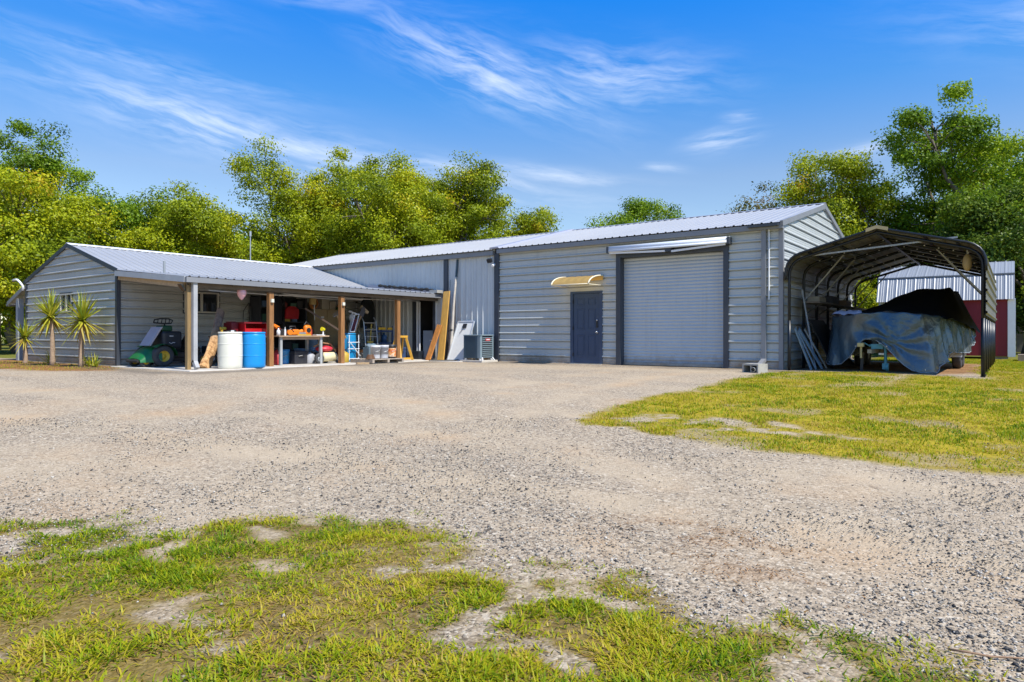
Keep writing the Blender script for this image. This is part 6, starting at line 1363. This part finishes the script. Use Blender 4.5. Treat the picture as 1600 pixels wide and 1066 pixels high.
# ================= world, sun, camera
SUN_AZ_DIR = np.array((.9948, -.102)); EL = math.radians(55)
w_ = bpy.data.worlds.new('World'); sc.world = w_; w_.use_nodes = True; nt = w_.node_tree; bg = nt.nodes['Background']
sky = nn(nt, 'ShaderNodeTexSky'); sky.sky_type = 'NISHITA'; sky.sun_disc = False; sky.sun_elevation = EL; sky.sun_rotation = math.atan2(SUN_AZ_DIR[0], SUN_AZ_DIR[1]); sky.air_density = 1.0; sky.dust_density = .3; sky.ozone_density = 2.2; sky.altitude = 0
tc = nn(nt, 'ShaderNodeTexCoord'); sp2 = nn(nt, 'ShaderNodeSeparateXYZ'); nt.links.new(tc.outputs['Generated'], sp2.inputs[0])
AZ = mth(nt, 'ARCTAN2', sp2.outputs[0], sp2.outputs[1]); ELV = mth(nt, 'ARCSINE', sp2.outputs[2])
cv = nn(nt, 'ShaderNodeCombineXYZ'); nt.links.new(AZ, cv.inputs[0]); nt.links.new(ELV, cv.inputs[1])
skyc = mixc(nt, 1., sky.outputs[0], ramp(nt, mth(nt, 'DIVIDE', ELV, 1.5708), [(0, (1.0, .98, .90)), (.14, (.82, .88, .97)), (.21, (.36, .84, 1.25)), (.29, (.09, .80, 1.58)), (.5, (.18, .78, 1.4)), (1, (.45, .85, 1.2))]), 'MULTIPLY')
# cirrus: (azimuth deg, elevation deg, half length, half width, slope deg, strength, streak scale)
CL = [(-38.6, 21.0, 8.5, 2.1, -19, .95), (-27.5, 20.6, 7.0, 2.0, -8, .7), (-33.0, 19.3, 4.0, 1.2, -22, .8), (-58.5, 15.2, 13., 1.9, -10, .95), (-46., 13.6, 14., 1.2, -9, .75), (-64., 19.0, 9., 1.0, -6, .5), (-19.4, 15.2, 2.3, .75, 6, .9), (-18.0, 16.8, 1.2, .35, 0, .8), (-33.5, 13.2, 6.5, .6, -7, .7), (-24., 13.4, 1.6, .35, -8, .6), (-8.0, 13.6, 3.4, .6, 8, .6), (-58., 26.0, 14., .9, -3, .5), (-70, 24, 9, 1.2, -5, .35), (10, 18, 12, 2, -12, .7), (30, 22, 14, 2, 10, .7)]
tot = None
warp = nn(nt, 'ShaderNodeTexNoise', Scale=9., Detail=3.); nt.links.new(cv.outputs[0], warp.inputs[0])
for i, (a0, e0, hl, hw2, sl_, stg) in enumerate(CL):
    a_ = math.radians(sl_); dx = mth(nt, 'SUBTRACT', AZ, math.radians(a0)); dy = mth(nt, 'SUBTRACT', ELV, math.radians(e0)); dy = mth(nt, 'ADD', dy, mth(nt, 'MULTIPLY', mth(nt, 'SUBTRACT', warp.outputs[0], .5), math.radians(hw2*1.1)))
    X2 = mth(nt, 'ADD', mth(nt, 'MULTIPLY', dx, math.cos(a_)), mth(nt, 'MULTIPLY', dy, math.sin(a_))); Y2 = mth(nt, 'SUBTRACT', mth(nt, 'MULTIPLY', dy, math.cos(a_)), mth(nt, 'MULTIPLY', dx, math.sin(a_)))
    q1 = mth(nt, 'POWER', mth(nt, 'ABSOLUTE', mth(nt, 'DIVIDE', X2, math.radians(hl))), 2.); q2 = mth(nt, 'POWER', mth(nt, 'ABSOLUTE', mth(nt, 'DIVIDE', Y2, math.radians(hw2))), 2.)
    mk = mth(nt, 'EXPONENT', mth(nt, 'MULTIPLY', mth(nt, 'ADD', q1, q2), -1.))
    c3 = nn(nt, 'ShaderNodeCombineXYZ'); nt.links.new(mth(nt, 'MULTIPLY', X2, 7.), c3.inputs[0]); nt.links.new(mth(nt, 'MULTIPLY', Y2, 46.), c3.inputs[1]); c3.inputs[2].default_value = i*3.7
    ns_ = nn(nt, 'ShaderNodeTexNoise', Scale=1.0, Detail=10., Roughness=.62, Distortion=.2); nt.links.new(c3.outputs[0], ns_.inputs[0])
    mk = mth(nt, 'MULTIPLY', mth(nt, 'MULTIPLY', mk, stg), ramp(nt, ns_.outputs[0], [(.40, 0.), (.70, 1.)]))
    tot = mk if tot is None else mth(nt, 'MAXIMUM', tot, mk)
CLOUDC = (7.2, 7.6, 8.2)
fin = mixc(nt, mth(nt, 'MULTIPLY', tot, .68, clamp=True), skyc, CLOUDC)
nt.links.new(fin, bg.inputs[0]); bg.inputs[1].default_value = .125
ld = bpy.data.lights.new('sun', 'SUN'); ld.energy = 4.8; ld.angle = math.radians(.5); ld.color = (1, .955, .87)
so = bpy.data.objects.new('sun', ld); COL.objects.link(so)
S = Vector((SUN_AZ_DIR[0]*math.cos(EL), SUN_AZ_DIR[1]*math.cos(EL), math.sin(EL))); so.rotation_euler = S.to_track_quat('Z', 'Y').to_euler(); so.location = (10, -10, 30)
cd = bpy.data.cameras.new('camera'); cd.lens = 24.0; cd.sensor_width = 36; cd.sensor_fit = 'HORIZONTAL'; cd.shift_y = -10/1600; cd.clip_end = 2000; cd.clip_start = .05
co_ = bpy.data.objects.new('camera', cd); COL.objects.link(co_); co_.location = (0, 0, .86); co_.rotation_euler = (math.radians(90), 0, math.atan2(.594, .8045)); sc.camera = co_
sc.view_settings.view_transform = 'Standard'; sc.view_settings.look = 'None'; sc.view_settings.exposure = .42; sc.view_settings.gamma = 1
sc.cycles.max_bounces = 8; sc.cycles.diffuse_bounces = 4; sc.cycles.transparent_max_bounces = 6; sc.cycles.use_denoising = True
